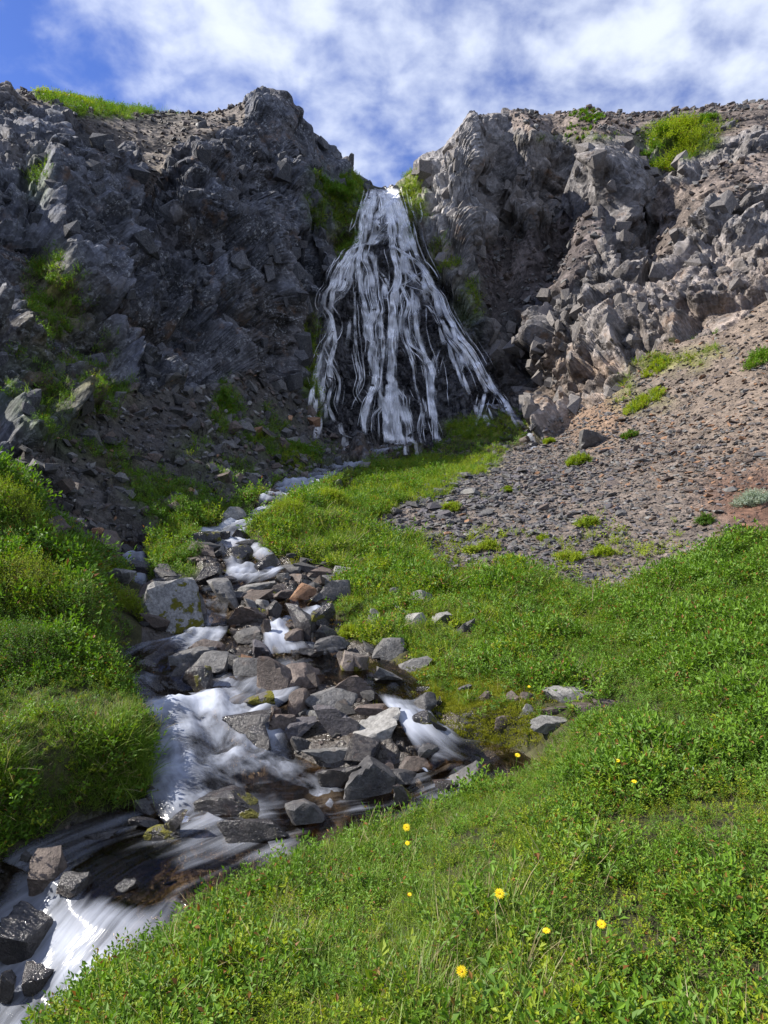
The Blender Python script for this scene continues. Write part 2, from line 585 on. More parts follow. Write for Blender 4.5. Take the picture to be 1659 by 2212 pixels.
def smooth_line(ch, step_of):
    P = np.array([[*pt(x, y, Y), w, f] for x, y, Y, w, f in ch])
    n = len(P)
    out = []
    for i in range(n - 1):
        p0, p1, p2, p3 = P[max(i - 1, 0)], P[i], P[i + 1], P[min(i + 2, n - 1)]
        L = np.linalg.norm(p2[:3] - p1[:3])
        k = max(3, int(L / step_of(p1[1])))
        for j in range(k):
            t = j / k
            q = 0.5 * ((2 * p1) + (p2 - p0) * t + (2 * p0 - 5 * p1 + 4 * p2 - p3) * t * t + (3 * p1 - p0 - 3 * p2 + p3) * t ** 3)
            # heights never overshoot: water only runs downhill
            tt = t * t * (3 - 2 * t)
            q[2] = p1[2] + (p2[2] - p1[2]) * tt
            q[3] = p1[3] + (p2[3] - p1[3]) * tt
            q[4] = p1[4] + (p2[4] - p1[4]) * tt
            out.append(q)
    out.append(P[-1])
    return np.array(out)


LINES = [smooth_line(c, lambda Y: 0.012 * Y) for c in CHANNELS]

S = np.array(SURVEY, float)
su, sl_, se = (S[:, 0] - CX) / FPX, np.log(S[:, 2]), (CY - S[:, 1]) / FPX
KU, KS, EPS = 2.2, 1.0, 0.03
A = np.stack([su * KU, sl_ * KS], 1)
n = len(A)
D = np.sqrt(((A[:, None] - A[None]) ** 2).sum(-1) + EPS ** 2)
M = np.zeros((n + 3, n + 3))
M[:n, :n] = D + np.eye(n) * -0.002
M[:n, n] = 1
M[:n, n + 1:] = A
M[n:, :n] = M[:n, n:].T
rhs = np.zeros(n + 3)
rhs[:n] = se
W = np.linalg.solve(M, rhs)


def base_e(u, s):
    shp = u.shape
    q = np.stack([u.ravel() * KU, s.ravel() * KS], 1)
    out = np.empty(len(q))
    for i in range(0, len(q), 40000):
        c = q[i:i + 40000]
        d = np.sqrt((c[:, None, 0] - A[None, :, 0]) ** 2 + (c[:, None, 1] - A[None, :, 1]) ** 2 + EPS ** 2)
        out[i:i + 40000] = d @ W[:n] + W[n] + c @ W[n + 1:]
    return out.reshape(shp)


NR = 1120
uc = np.arange(-0.60, 0.601, 0.0022)
side = 0.60 + np.cumsum(0.004 * 1.09 ** np.arange(46))
side = side[side < 2.6]
ucols = np.concatenate([-side[::-1], uc, side])
NC = len(ucols)
# the smooth lie of the land on a coarse grid
cs = np.linspace(math.log(1.2), math.log(150), 760)
cu = np.interp(np.linspace(0, 1, NC // 3), np.linspace(0, 1, NC), ucols)
E = base_e(*np.meshgrid(cu, cs))
# rows are spaced so that steep ground gets as many as level ground
dE = np.abs(np.gradient(E, axis=0)) / (cs[1] - cs[0])
wgt = (dE * 700 + 50) * np.where(cs < math.log(3.5), 0.35, np.where(cs < math.log(9), 0.6, np.where(cs < math.log(50), 1.25, 0.25)))[:, None]
for _ in range(30):
    wgt[:, 1:-1] = (wgt[:, :-2] + 2 * wgt[:, 1:-1] + wgt[:, 2:]) / 4
for _ in range(6):
    wgt[1:-1] = (wgt[:-2] + 2 * wgt[1:-1] + wgt[2:]) / 4
cum = np.cumsum(wgt, 0)
cum = (cum - cum[0]) / (cum[-1] - cum[0])
SR = np.empty((NR, len(cu)))
tt = np.linspace(0, 1, NR)
for j in range(len(cu)):
    SR[:, j] = np.interp(tt, cum[:, j], cs)
Sg = np.empty((NR, NC))
for i in range(NR):
    Sg[i] = np.interp(ucols, cu, SR[i])
Ec = np.empty((len(cs), NC))
for i in range(len(cs)):
    Ec[i] = np.interp(ucols, cu, E[i])
EE = np.empty((NR, NC))
for j in range(NC):
    EE[:, j] = np.interp(Sg[:, j], cs, Ec[:, j])
U = np.repeat(ucols[None], NR, 0)
YY = np.exp(Sg)
XX = U * YY
ZZ = EE * YY + CAMZ
P = np.stack([XX.ravel(), YY.ravel(), ZZ.ravel()], 1)
vx = (P[:, 0] / P[:, 1]) * FPX + CX
vy = CY - (P[:, 2] - CAMZ) / P[:, 1] * FPX

# carve the stream channels
def water_level(q):
    """Blended water height, distance outside the nearest water's edge, at points q (N x 2+)."""
    zs = np.zeros(len(q))
    wsum = np.zeros(len(q))
    over = np.full(len(q), 99.0)
    for L in LINES:
        k = np.where((q[:, 1] > L[:, 1].min() - 2) & (q[:, 1] < L[:, 1].max() + 2) & (np.abs(q[:, 0]) < 22))[0]
        for i in range(0, len(k), 20000):
            kk = k[i:i + 20000]
            d = np.sqrt((q[kk, None, 0] - L[None, :, 0]) ** 2 + (q[kk, None, 1] - L[None, :, 1]) ** 2)
            m = (d / (L[None, :, 3] + 0.1)).argmin(1)
            dd = d[np.arange(len(kk)), m]
            r = dd / (L[m, 3] + 0.1)
            w = 1 / (r ** 4 + 0.02)
            zs[kk] += w * L[m, 2]
            wsum[kk] += w
            over[kk] = np.minimum(over[kk], dd - L[m, 3])
    return np.where(wsum > 0, zs / np.maximum(wsum, 1e-9), 0), over


zw, bedd = water_level(P)
cut = bedd < 0.5
bank = np.clip(bedd / 0.30, 0, 1)
bank = bank * bank * (3 - 2 * bank)
tgt = zw - 0.10 - 0.10 * np.clip(-bedd / 0.3, 0, 1)
cur = P[:, 2]
P[:, 2] = np.where(cut, np.where(bedd < 0, tgt, tgt * (1 - bank) + np.maximum(cur, tgt + 0.10) * bank), cur)

# ------------------------------------------------------------------ which ground is what
POLY_FALL = [(782,408),(880,405),(900,500),(925,560),(1010,690),(1080,830),(1085,880),(1030,900),(985,935),(960,962),(900,972),(790,968),(700,925),(655,900),(640,850),(665,760),(695,640),(735,545),(765,520)]
POLY_SCREE = [(780,1135),(900,1070),(1000,1012),(1130,975),(1190,955),(1254,892),(1330,845),(1375,795),(1450,742),(1580,705),(1659,645),(1900,580),(2400,600),(2400,1000),(1900,1100),(1659,1150),(1500,1200),(1400,1262),(1290,1285),(1150,1245),(930,1238),(915,1185)]
POLY_LRUB = [(-300,1000),(0,1000),(120,940),(260,850),(420,830),(520,800),(620,830),(680,900),(760,955),(740,990),(620,1040),(500,1100),(420,1110),(340,1150),(230,1230),(140,1150),(60,1060)]
Yv = P[:, 1]
wz = fbm(P * np.array([1, 1, 1]) * (6.0 / np.maximum(Yv, 3))[:, None] * 1.3, 3, 5)
wz2 = fbm(P * (9.0 / np.maximum(Yv, 3))[:, None] * 1.5 + 40, 3, 9)
wx_, wy_ = vx + wz * 26, vy + wz2 * 26
in_fall = pip(POLY_FALL, vx + wz * 10, vy + wz2 * 10) & (Yv > 34) & (Yv < 50)
in_scree = pip(POLY_SCREE, wx_, wy_) & (Yv > 10.5) & (Yv < 34)
ISLAND = [(300,1260),(430,1190),(600,1200),(750,1225),(740,1300),(720,1340),(810,1390),(900,1430),(890,1470),(960,1520),(1060,1560),(1150,1600),(1090,1650),(850,1740),(560,1700),(560,1560),(480,1500),(400,1440),(300,1400)]
island = pip(ISLAND, wx_, wy_) & (Yv > 5.2) & (Yv < 14)
in_lrub = pip(POLY_LRUB, wx_, wy_) & (Yv > 10.4) & (Yv < 38)
left_c = (~in_lrub) & (vx < 800) & (Yv > 10.6) & (vy < 1010) & ~in_fall
right_c = (vx >= 800) & (Yv > 22) & ~in_scree & ~in_fall & (pip([(850,380),(880,500),(1000,690),(1110,880),(1180,960),(1254,892),(1330,845),(1375,795),(1450,742),(1580,705),(1670,640),(2500,560),(4000,500),(4000,-900),(850,-900)], vx, vy) | (Yv > 50))
plateau = (Yv > 52)
rocky = np.clip(left_c * 1.0 + right_c * 1.0 + in_fall, 0, 1)

# soften the masks for relief strength
R2 = rocky.reshape(NR, NC).astype(float)
for _ in range(4):
    R2[1:-1] = (R2[:-2] + R2[1:-1] * 2 + R2[2:]) / 4
    R2[:, 1:-1] = (R2[:, :-2] + R2[:, 1:-1] * 2 + R2[:, 2:]) / 4
rockw = R2.ravel()
# smoother ground inside the cliffs: gravel slopes, gullies
GRAVEL_L = [(70,120),(520,150),(525,262),(420,300),(360,370),(335,470),(300,430),(290,330),(170,270),(40,225)]
GRAVEL_B = [(1055,500),(1180,480),(1330,462),(1290,540),(1240,610),(1170,650),(1080,700),(1040,690),(1035,590)]
GRAVEL_G = [(1430,430),(1540,360),(1659,320),(1800,300),(1800,400),(1640,430),(1540,460),(1450,520),(1410,570),(1390,520)]
RIM_R = [(1090,230),(1400,220),(1800,200),(1800,260),(1560,290),(1400,300),(1250,300),(1100,285)]
grav = (pip(GRAVEL_L, wx_, wy_) | pip(GRAVEL_B, wx_, wy_) | pip(GRAVEL_G, wx_, wy_) | pip(RIM_R, wx_, wy_)) & (Yv > 25)
G2 = grav.reshape(NR, NC).astype(float)
for _ in range(6):
    G2[1:-1] = (G2[:-2] + G2[1:-1] * 2 + G2[2:]) / 4
    G2[:, 1:-1] = (G2[:, :-2] + G2[:, 1:-1] * 2 + G2[:, 2:]) / 4
gravw = G2.ravel()


def grid_normals(P):
    G = P.reshape(NR, NC, 3)
    du = np.gradient(G, axis=1)
    dv = np.gradient(G, axis=0)
    N = np.cross(du, dv).reshape(-1, 3)
    N /= np.linalg.norm(N, axis=1)[:, None] + 1e-9
    N[N[:, 2] < 0] *= -1
    return N


def soft_normals(P, k):
    G = P.reshape(NR, NC, 3).copy()
    for _ in range(k):
        G[1:-1] = (G[:-2] + 2 * G[1:-1] + G[2:]) / 4
        G[:, 1:-1] = (G[:, :-2] + 2 * G[:, 1:-1] + G[:, 2:]) / 4
    return grid_normals(G.reshape(-1, 3))


for a in range(1):
    N = soft_normals(P, 24)
    sel = np.where((rockw > 0.02) & (Yv < 75))[0]
    Q = P[sel].copy()
    # beds dip gently; blocks are a little taller than wide
    rot = np.array(Matrix.Rotation(math.radians(24), 3, 'Y') @ Matrix.Rotation(math.radians(14), 3, 'X'))
    warp = np.stack([fbm(Q * 0.5, 3, 31), fbm(Q * 0.5 + 9, 3, 32), fbm(Q * 0.5 + 21, 3, 33)], 1)
    Qr = ((Q + warp * 0.25) @ rot.T) * np.array([1.0, 1.0, 0.72])
    Gp = P.reshape(NR, NC, 3)
    spc = np.linalg.norm(np.gradient(Gp, axis=0), axis=2).ravel()[sel]
    fin = lambda cell: np.clip(2.0 - 4.5 * spc / cell, 0, 1)
    f1, e1 = facets(Qr, 4.2, 11, 2.0, 0.06, 0.05)
    f2, e2 = facets(Qr, 1.75, 21, 2.1, 0.60, 0.06)
    f3, e3 = facets(Qr + f2[:, None] * 0.3, 0.72, 41, 2.2, 0.75, 0.12)
    f4, e4 = facets(Qr, 0.33, 61, 2.2, 0.15, 0.14)
    big = fbm(Q * 0.16, 3, 77)
    fall = in_fall[sel].astype(float)
    isr = (vx[sel] > 900)
    amp = rockw[sel] * (1 - 0.86 * gravw[sel]) * np.clip((78 - Q[:, 1]) / 20, 0, 1)
    Qj = (Q + warp * 0.25) @ np.array(Matrix.Rotation(math.radians(-32), 3, 'Y') @ Matrix.Rotation(math.radians(22), 3, 'X') @ Matrix.Rotation(math.radians(35), 3, 'Z')).T
    Qk = (Q + warp * 0.2) @ np.array(Matrix.Rotation(math.radians(12), 3, 'Y') @ Matrix.Rotation(math.radians(-8), 3, 'X') @ Matrix.Rotation(math.radians(20), 3, 'Z')).T
    Qj = np.where((vx[sel] > 900)[:, None], Qk, Qj)
    b1 = blocks(Qj, (2.6, 2.2, 3.0), 501, 0.9)
    b2 = blocks(Qj, (0.95, 0.8, 1.25), 511, 0.9)
    b3 = blocks(Qj, (0.40, 0.36, 0.5), 521, 0.8)
    d = f1 * 0.44 + f2 * 0.36 + f3 * 0.34 * fin(.72) + f4 * 0.22 * fin(.33) + big * 0.5 + b1 * 0.48 + b2 * 0.44 * fin(.8) + b3 * 0.30 * fin(.36)
    d = 1.7 * np.tanh(d / 1.7)
    d = d * np.clip((vy[sel] - 255) / 120, 0.45, 1)
    d = d * (1 - 0.45 * np.clip((vx[sel] - 1380) / 150, 0, 1) * np.clip((vy[sel] - 520) / 120, 0, 1))
    d = d * np.where((np.abs(vx[sel] - 828) < 75) & (vy[sel] < 470), 0.35, 1)
    # the fall runs over a stair of small ledges
    ph = Q[:, 2] / 0.95 + fbm(Q * np.array([0.55, 0.3, 0.2]), 3, 91) * 1.7
    st = 1 - (ph - np.floor(ph))
    ph2 = Q[:, 2] / 2.7 + fbm(Q * np.array([0.3, 0.2, 0.1]) + 7, 2, 95) * 1.2
    st2 = 1 - (ph2 - np.floor(ph2))
    dfall = (st - 0.5) * 0.55 * -1 + (st2 - 0.5) * -0.55 + f3 * 0.35 + f4 * 0.4 + f2 * 0.2
    d = np.where(fall > 0, dfall * 0.8, d)
    d = d * amp
    P[sel] += N[sel] * d[:, None]
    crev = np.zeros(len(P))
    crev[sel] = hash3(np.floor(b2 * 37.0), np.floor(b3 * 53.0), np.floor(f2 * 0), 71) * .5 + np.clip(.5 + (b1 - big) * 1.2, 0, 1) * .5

# knock off thin spikes that no rock would keep
Gp = P.reshape(NR, NC, 3)
RW = R2 > 0.02
for _ in range(4):
    lap = np.zeros_like(Gp)
    lap[1:-1, 1:-1] = (Gp[:-2, 1:-1] + Gp[2:, 1:-1] + Gp[1:-1, :-2] + Gp[1:-1, 2:]) / 4 - Gp[1:-1, 1:-1]
    across_ = np.zeros((NR, NC))
    across_[:, 1:-1] = np.linalg.norm((Gp[:, :-2] + Gp[:, 2:]) / 2 - Gp[:, 1:-1], axis=2)
    m_ = np.clip(across_ / (0.0016 * Gp[:, :, 1]) - 1.4, 0, 1) * RW
    Gp += lap * (0.6 * m_)[:, :, None]
P = Gp.reshape(-1, 3)

# loose ground: small relief on rubble, scree, meadow and bed
N = grid_normals(P)
loose = np.where((rockw < 0.5) & (Yv < 60))[0]
Q = P[loose]
hum = fbm(Q * 0.9, 4, 3) * 0.10 * np.clip(Q[:, 1] / 12, 0.25, 1.0)
rub = in_lrub[loose] * 1.0
fr, er = facets(Q, 0.85, 15, 1.3, 0.2, 0.1)
fr2, er2 = facets(Q, 0.36, 17, 1.3, 0.2, 0.1)
hum = hum * (bedd[loose] > 0.15) + rub * (fr * 0.34 + fr2 * 0.35)
scr = in_scree[loose] * 1.0
hum = hum * (1 - 0.5 * scr) + scr * fr2 * 0.12
bedz = np.clip(1 - bedd[loose] / 0.5, 0, 1) * (bedd[loose] < 50)
hum += bedz * (facets(Q, 0.16, 19, 1.4, 0.1, 0.1)[0] * 0.35)
P[loose, 2] += hum * (1 - rockw[loose])

vx = (P[:, 0] / P[:, 1]) * FPX + CX
vy = CY - (P[:, 2] - CAMZ) / P[:, 1] * FPX
N = grid_normals(P)

# ------------------------------------------------------------------ ground colours (what the ground is made of, plus some shade in the bowl)
C = np.zeros((len(P), 3))
C[:] = (0.036, 0.036, 0.014)                                       # mossy soil below the plants


def paint(mask, col):
    m = np.asarray(mask, float)[:, None]
    C[:] = C * (1 - m) + np.array(col) * m


nA = fbm(P * 0.35, 4, 101)
nB = fbm(P * 1.2, 4, 111)
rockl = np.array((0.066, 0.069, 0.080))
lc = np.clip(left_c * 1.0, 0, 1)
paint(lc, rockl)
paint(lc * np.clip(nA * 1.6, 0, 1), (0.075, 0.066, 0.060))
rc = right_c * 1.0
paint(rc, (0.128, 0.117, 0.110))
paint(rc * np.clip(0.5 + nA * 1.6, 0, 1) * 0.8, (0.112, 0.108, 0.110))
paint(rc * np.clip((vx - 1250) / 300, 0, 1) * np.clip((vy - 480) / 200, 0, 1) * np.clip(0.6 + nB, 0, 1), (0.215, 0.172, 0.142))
paint(rc * ell(vx, vy, 1230, 830, 190, 100) * np.clip(0.5 + nB * 1.3, 0, 1), (0.225, 0.17, 0.13))
paint(rc * ell(vx, vy, 985, 440, 75, 190), (0.19, 0.182, 0.178))
paint(in_lrub, (0.072, 0.066, 0.060))
paint(grav & left_c, (0.10, 0.086, 0.074))
paint(grav & right_c, (0.125, 0.102, 0.088))
bowl = pip(GRAVEL_B, wx_, wy_) & (Yv > 30)
paint(bowl, (0.095, 0.080, 0.076))  # bowl gravel, darker and cooler: part of its shade is put into the colour
paint(in_scree, (0.135, 0.112, 0.095))
paint(in_scree * np.clip((vx - 1250) / 400, 0, 1) * np.clip((1090 - vy) / 150, 0, 1), (0.165, 0.130, 0.102))
paint(ell(vx + wz * 30, vy + wz2 * 30, 1650, 1080, 130, 85) * (Yv > 9) * (Yv < 20) * .8, (0.125, 0.062, 0.038))
paint(ell(vx + wz * 20, vy + wz2 * 20, 1290, 900, 70, 60) * in_scree, (0.19, 0.13, 0.09))
paint(in_fall, (0.024, 0.023, 0.026))
wetside = np.maximum(ell(vx, vy, 1100, 800, 90, 160), ell(vx, vy, 660, 820, 60, 140)) * (Yv > 33) * ~in_fall
paint(wetside * 0.8, (0.045, 0.042, 0.042))
bedm = np.maximum(np.clip(1.2 - np.maximum(bedd, 0) / 0.12, 0, 1) * (bedd < 50), island * 1.0)
paint(bedm, (0.048, 0.040, 0.033))

# moss and turf carpets: (x, y, rx, ry, how full, colour kind, nearest, farthest)
GRN, OLV, YGR = (0.055, 0.085, 0.012), (0.075, 0.068, 0.014), (0.13, 0.15, 0.022)
MOSS = [(125,650,70,110,.75,OLV,15,30),(180,780,90,90,.35,OLV,14,30),(60,820,70,80,.4,GRN,10,30),(235,850,70,60,.5,OLV,12,30),(115,890,60,60,.5,GRN,10,30),
 (490,880,36,60,.9,GRN,22,32),(510,1020,80,40,.3,GRN,16,30),(655,990,80,30,.8,GRN,22,33),(600,905,60,40,.35,GRN,20,34),(400,1095,90,45,.9,GRN,11,20),
 (400,1210,60,40,.9,GRN,10,16),(725,450,62,62,.95,GRN,36,47),(760,400,30,40,.8,GRN,38,48),(745,520,40,60,.7,OLV,36,47),(690,380,30,30,.4,GRN,36,47),
 (895,430,34,60,.75,YGR,38,50),(880,510,30,50,.8,OLV,36,50),(955,560,40,50,.5,OLV,36,50),(1010,660,40,70,.4,GRN,34,44),(655,760,40,120,.6,OLV,34,44),(670,870,40,60,.6,GRN,33,44),
 (825,1022,95,30,1,GRN,18,29),(950,1018,110,24,1,YGR,18,32),(1055,925,95,28,1,YGR,26,38),(900,1050,90,40,1,YGR,16,28),
 (1465,300,75,36,1,GRN,38,60),(1530,270,60,16,.6,OLV,38,60),(1250,300,200,14,.25,OLV,40,60),(1420,790,60,22,.6,YGR,22,36),(1390,870,70,24,.6,YGR,18,34),(1350,830,30,22,.5,YGR,20,34),
 (1480,790,50,24,.5,YGR,18,34),(1530,760,60,16,.35,YGR,18,34),(180,235,160,22,.8,GRN,33,60),(1040,1000,60,14,.6,YGR,22,32),(380,225,60,40,.15,GRN,30,60),(85,385,30,60,.4,GRN,20,35),(330,1055,60,40,.75,GRN,12,22),(560,955,60,40,.5,GRN,18,34),(250,1000,60,50,.55,OLV,12,24),(420,965,50,40,.45,GRN,16,30),(170,960,50,40,.4,GRN,12,24)]
green = np.zeros(len(P))
for x, y, rx, ry, k, c, y0, y1 in MOSS:
    m = ell(vx + wz * rx * .35, vy + wz2 * ry * .35, x, y, rx, ry) * (Yv > y0) * (Yv < y1)
    m = np.clip(m * (0.55 + 0.9 * nB * (k < 0.99)) * 1.7 * k if k < 0.99 else m * 1.3, 0, 1)
    paint(m * 0.9, c)
    green = np.maximum(green, m)
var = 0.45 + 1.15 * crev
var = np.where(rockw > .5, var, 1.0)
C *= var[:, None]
rockmask = np.clip((left_c * 1.0 + right_c * 1.0) * (1 - gravw) * (1 - green), 0, 1)

# ------------------------------------------------------------------ make the ground objects
zone = np.zeros(len(P), int)                    # 0 meadow 1 stream bed 2 left cliff 3 right cliff 4 fall face 5 scree 6 left rubble
zone[(bedd < 0.1) | island] = 1
zone[in_scree] = 5
zone[in_lrub & (bedd > 0.1)] = 6
zone[left_c] = 2
zone[right_c] = 3
zone[in_fall] = 4
ii = np.arange(NR * NC).reshape(NR, NC)
quads = np.stack([ii[:-1, :-1].ravel(), ii[:-1, 1:].ravel(), ii[1:, 1:].ravel(), ii[1:, :-1].ravel()], 1)
qz = zone[quads[:, 0]]
MAT_G = terrain_mat('meadow soil', 0.4, 12)
MAT_BED = terrain_mat('stream bed', 0.6, 14, wet=True)
MAT_CL = terrain_mat('left cliff rock', 0.7, 6, lichen=0.75, facet=1.0)
MAT_CR = terrain_mat('right cliff rock', 0.7, 6, lichen=0.3, facet=1.0)
MAT_WET = terrain_mat('wet rock', 0.7, 7, wet=True, facet=0.7)
MAT_SCR = terrain_mat('scree earth', 0.8, 16, facet=0.6)
TER = {}
for z, nm, mt in ((0, 'ground', MAT_G), (1, 'stream_bed', MAT_BED), (2, 'left_cliff', MAT_CL), (3, 'right_cliff', MAT_CR), (4, 'waterfall_rock_face', MAT_WET), (5, 'scree_slope', MAT_SCR), (6, 'rubble_slope', MAT_SCR)):
    f = quads[qz == z]
    used, inv = np.unique(f, return_inverse=True)
    me = mesh_np(nm, P[used], inv.reshape(-1, 4), smooth=(z != 5))
    if z not in (0, 1, 5):
        me.set_sharp_from_angle(angle=math.radians(24))
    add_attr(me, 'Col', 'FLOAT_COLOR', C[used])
    add_attr(me, 'rock', 'FLOAT', rockmask[used])
    TER[nm] = tag(link(nm, me, mt), kind='structure')

BVH = None


def first_hit(x, y):
    """What the sight line through a view position meets first: (point, normal)."""
    d = Vector(((x - CX) / FPX, 1.0, (CY - y) / FPX)).normalized()
    loc, nor, i, dist = BVH.ray_cast(Vector((0, 0, CAMZ)), d, 300)
    return loc, nor


def drop(X, Y):
    loc, nor, i, dist = BVH.ray_cast(Vector((X, Y, 60)), Vector((0, 0, -1)), 300)
    return loc, nor


BVH = BVHTree.FromPolygons(P.tolist(), quads.tolist(), all_triangles=False)
# ------------------------------------------------------------------ rocks
STONE = {
 'g': stone_mat('grey stone', (0.062, 0.061, 0.062), (0.135, 0.131, 0.126), rough=0.62, lichen=0.3),
 'p': stone_mat('pale stone', (0.13, 0.128, 0.122), (0.205, 0.20, 0.19), lichen=0.2),
 'b': stone_mat('brown stone', (0.064, 0.050, 0.043), (0.125, 0.099, 0.085), rough=0.62, lichen=0.12, rust=0.3),
 'd': stone_mat('dark stone', (0.04, 0.039, 0.041), (0.085, 0.082, 0.080), rough=0.5, lichen=0.2),
 's': stone_mat('slate stone', (0.075, 0.071, 0.08), (0.12, 0.113, 0.12), lichen=0.05),
 'o': stone_mat('orange stone', (0.22, 0.12, 0.07), (0.31, 0.185, 0.11), lichen=0.08, rust=0.4),
 'w': stone_mat('wet stone', (0.022, 0.021, 0.023), (0.055, 0.050, 0.048), lichen=0.0, wet=1.0),
 'gm': stone_mat('mossy grey stone', (0.15, 0.148, 0.145), (0.25, 0.245, 0.24), lichen=0.4, moss=0.42),
 'dm': stone_mat('mossy dark stone', (0.06, 0.057, 0.055), (0.12, 0.112, 0.105), lichen=0.1, moss=0.9),
 'wm': stone_mat('mossy wet stone', (0.022, 0.021, 0.023), (0.055, 0.050, 0.048), lichen=0.0, wet=1.0, moss=0.62),
 'bm': stone_mat('mossy brown stone', (0.125, 0.105, 0.09), (0.20, 0.17, 0.15), lichen=0.2, moss=0.6),
}
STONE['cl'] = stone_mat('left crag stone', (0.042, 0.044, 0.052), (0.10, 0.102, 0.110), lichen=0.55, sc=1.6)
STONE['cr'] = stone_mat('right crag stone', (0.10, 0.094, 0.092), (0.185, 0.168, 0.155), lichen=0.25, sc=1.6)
_ico = {}


def ico(sub):
    if sub not in _ico:
        bm = bmesh.new()
        bmesh.ops.create_icosphere(bm, subdivisions=sub, radius=1.0)
        bm.verts.ensure_lookup_table()
        v = np.array([x.co[:] for x in bm.verts])
        v /= np.linalg.norm(v, axis=1)[:, None]
        f = np.array([[q.index for q in x.verts] for x in bm.faces])
        bm.free()
        _ico[sub] = (v, f)
    return _ico[sub]


def rock_shape(seed, sub=4, planes=11, sharp=22, rough=0.03, flat=False):
    r = np.random.default_rng(seed)
    v, f = ico(sub)
    nrm = r.normal(size=(planes, 3))
    nrm[:6] = np.array([[1, 0, 0], [-1, 0, 0], [0, 1, 0], [0, -1, 0], [0, 0, 1], [0, 0, -1]]) + r.normal(size=(6, 3)) * 0.38
    nrm /= np.linalg.norm(nrm, axis=1)[:, None]
    d = r.uniform(0.62, 1.05, planes)
    d[6:] = r.uniform(0.66, 0.98, planes - 6)
    c = np.maximum(v @ nrm.T, 0) / d
    rad = (c ** sharp).sum(1) ** (-1.0 / sharp)
    p = v * rad[:, None]
    if rough:
        off = r.uniform(0, 50, 3)
        p = p * (1 + rough * fbm(p * 2.2 + off, 4, seed % 97)[:, None] * 1.6)
        fc, _ = facets(p + off, 0.45, seed % 89, 1.4, 0.12, 0.06)
        p = p + v * (fc * rough * 3.2)[:, None]
    lo, hi = p.min(0), p.max(0)
    return (p - (lo + hi) / 2) / ((hi - lo) / 2), f


def hull_stone(seed):
    """A small angular stone of about twenty triangles."""
    r = np.random.default_rng(seed)
    bm = bmesh.new()
    for cx in (-1, 1):
        for cy in (-1, 1):
            for cz in (-1, 1):
                bm.verts.new((np.array([cx, cy, cz]) * r.uniform(.22, 1.0, 3)).tolist())
    for _ in range(2):
        d = r.normal(size=3)
        bm.verts.new((d / np.linalg.norm(d) * r.uniform(.95, 1.15)).tolist())
    bmesh.ops.convex_hull(bm, input=bm.verts)
    for v in [v for v in bm.verts if not v.link_faces]:
        bm.verts.remove(v)
    bmesh.ops.triangulate(bm, faces=bm.faces)
    bm.verts.index_update()
    V = np.array([v.co[:] for v in bm.verts])
    F = np.array([[q.index for q in x.verts] for x in bm.faces])
    bm.free()
    return V, F


HULLS = [hull_stone(100 + i) for i in range(14)]


def eul(rx, ry, rz):
    """Rotation matrices for arrays of angles (x then y then z)."""
    cx, sx, cy, sy, cz, sz = np.cos(rx), np.sin(rx), np.cos(ry), np.sin(ry), np.cos(rz), np.sin(rz)
    R = np.empty((len(rx), 3, 3))
    R[:, 0, 0] = cy * cz
    R[:, 0, 1] = sx * sy * cz - cx * sz
    R[:, 0, 2] = cx * sy * cz + sx * sz
    R[:, 1, 0] = cy * sz
    R[:, 1, 1] = sx * sy * sz + cx * cz
    R[:, 1, 2] = cx * sy * sz - sx * cz
    R[:, 2, 0] = -sy
    R[:, 2, 1] = sx * cy
    R[:, 2, 2] = cx * cy
    return R


def joined(protos, pos, R, scl, pick):
    """One mesh out of many copies of small shapes."""
    VV, FF, base = [], [], 0
    for k, (V, F) in enumerate(protos):
        m = np.where(pick == k)[0]
        if len(m) == 0:
            continue
        q = np.einsum('nij,nvj->nvi', R[m], V[None] * scl[m][:, None, :]) + pos[m][:, None, :]
        VV.append(q.reshape(-1, 3))
        FF.append((F[None] + (np.arange(len(m)) * len(V))[:, None, None] + base).reshape(-1, F.shape[1]))
        base += len(m) * len(V)
    return np.concatenate(VV), np.concatenate(FF)


# cross products of the quads for sampling points on the ground
A0, A1, A2, A3 = (P[quads[:, i]] for i in range(4))
qarea = 0.5 * np.linalg.norm(np.cross(A2 - A0, A3 - A1), axis=1)
qc = (A0 + A1 + A2 + A3) / 4
qn = np.cross(A1 - A0, A3 - A0)
qn /= np.linalg.norm(qn, axis=1)[:, None] + 1e-12
qn[qn[:, 2] < 0] *= -1
qvx = qc[:, 0] / qc[:, 1] * FPX + CX
qvy = CY - (qc[:, 2] - CAMZ) / qc[:, 1] * FPX
qu = np.abs(qc[:, 0] / qc[:, 1])
qY = qc[:, 1]


def sample(dens, g):
    """Random points on the ground: dens is the number per square metre on every quad."""
    k = g.poisson(np.clip(qarea * dens, 0, 40))
    idx = np.repeat(np.arange(len(k)), k)
    a, b = g.random(len(idx))[:, None], g.random(len(idx))[:, None]
    q = quads[idx]
    p = (P[q[:, 0]] * (1 - a) + P[q[:, 1]] * a) * (1 - b) + (P[q[:, 3]] * (1 - a) + P[q[:, 2]] * a) * b
    return p, idx


STONE_ME = {}


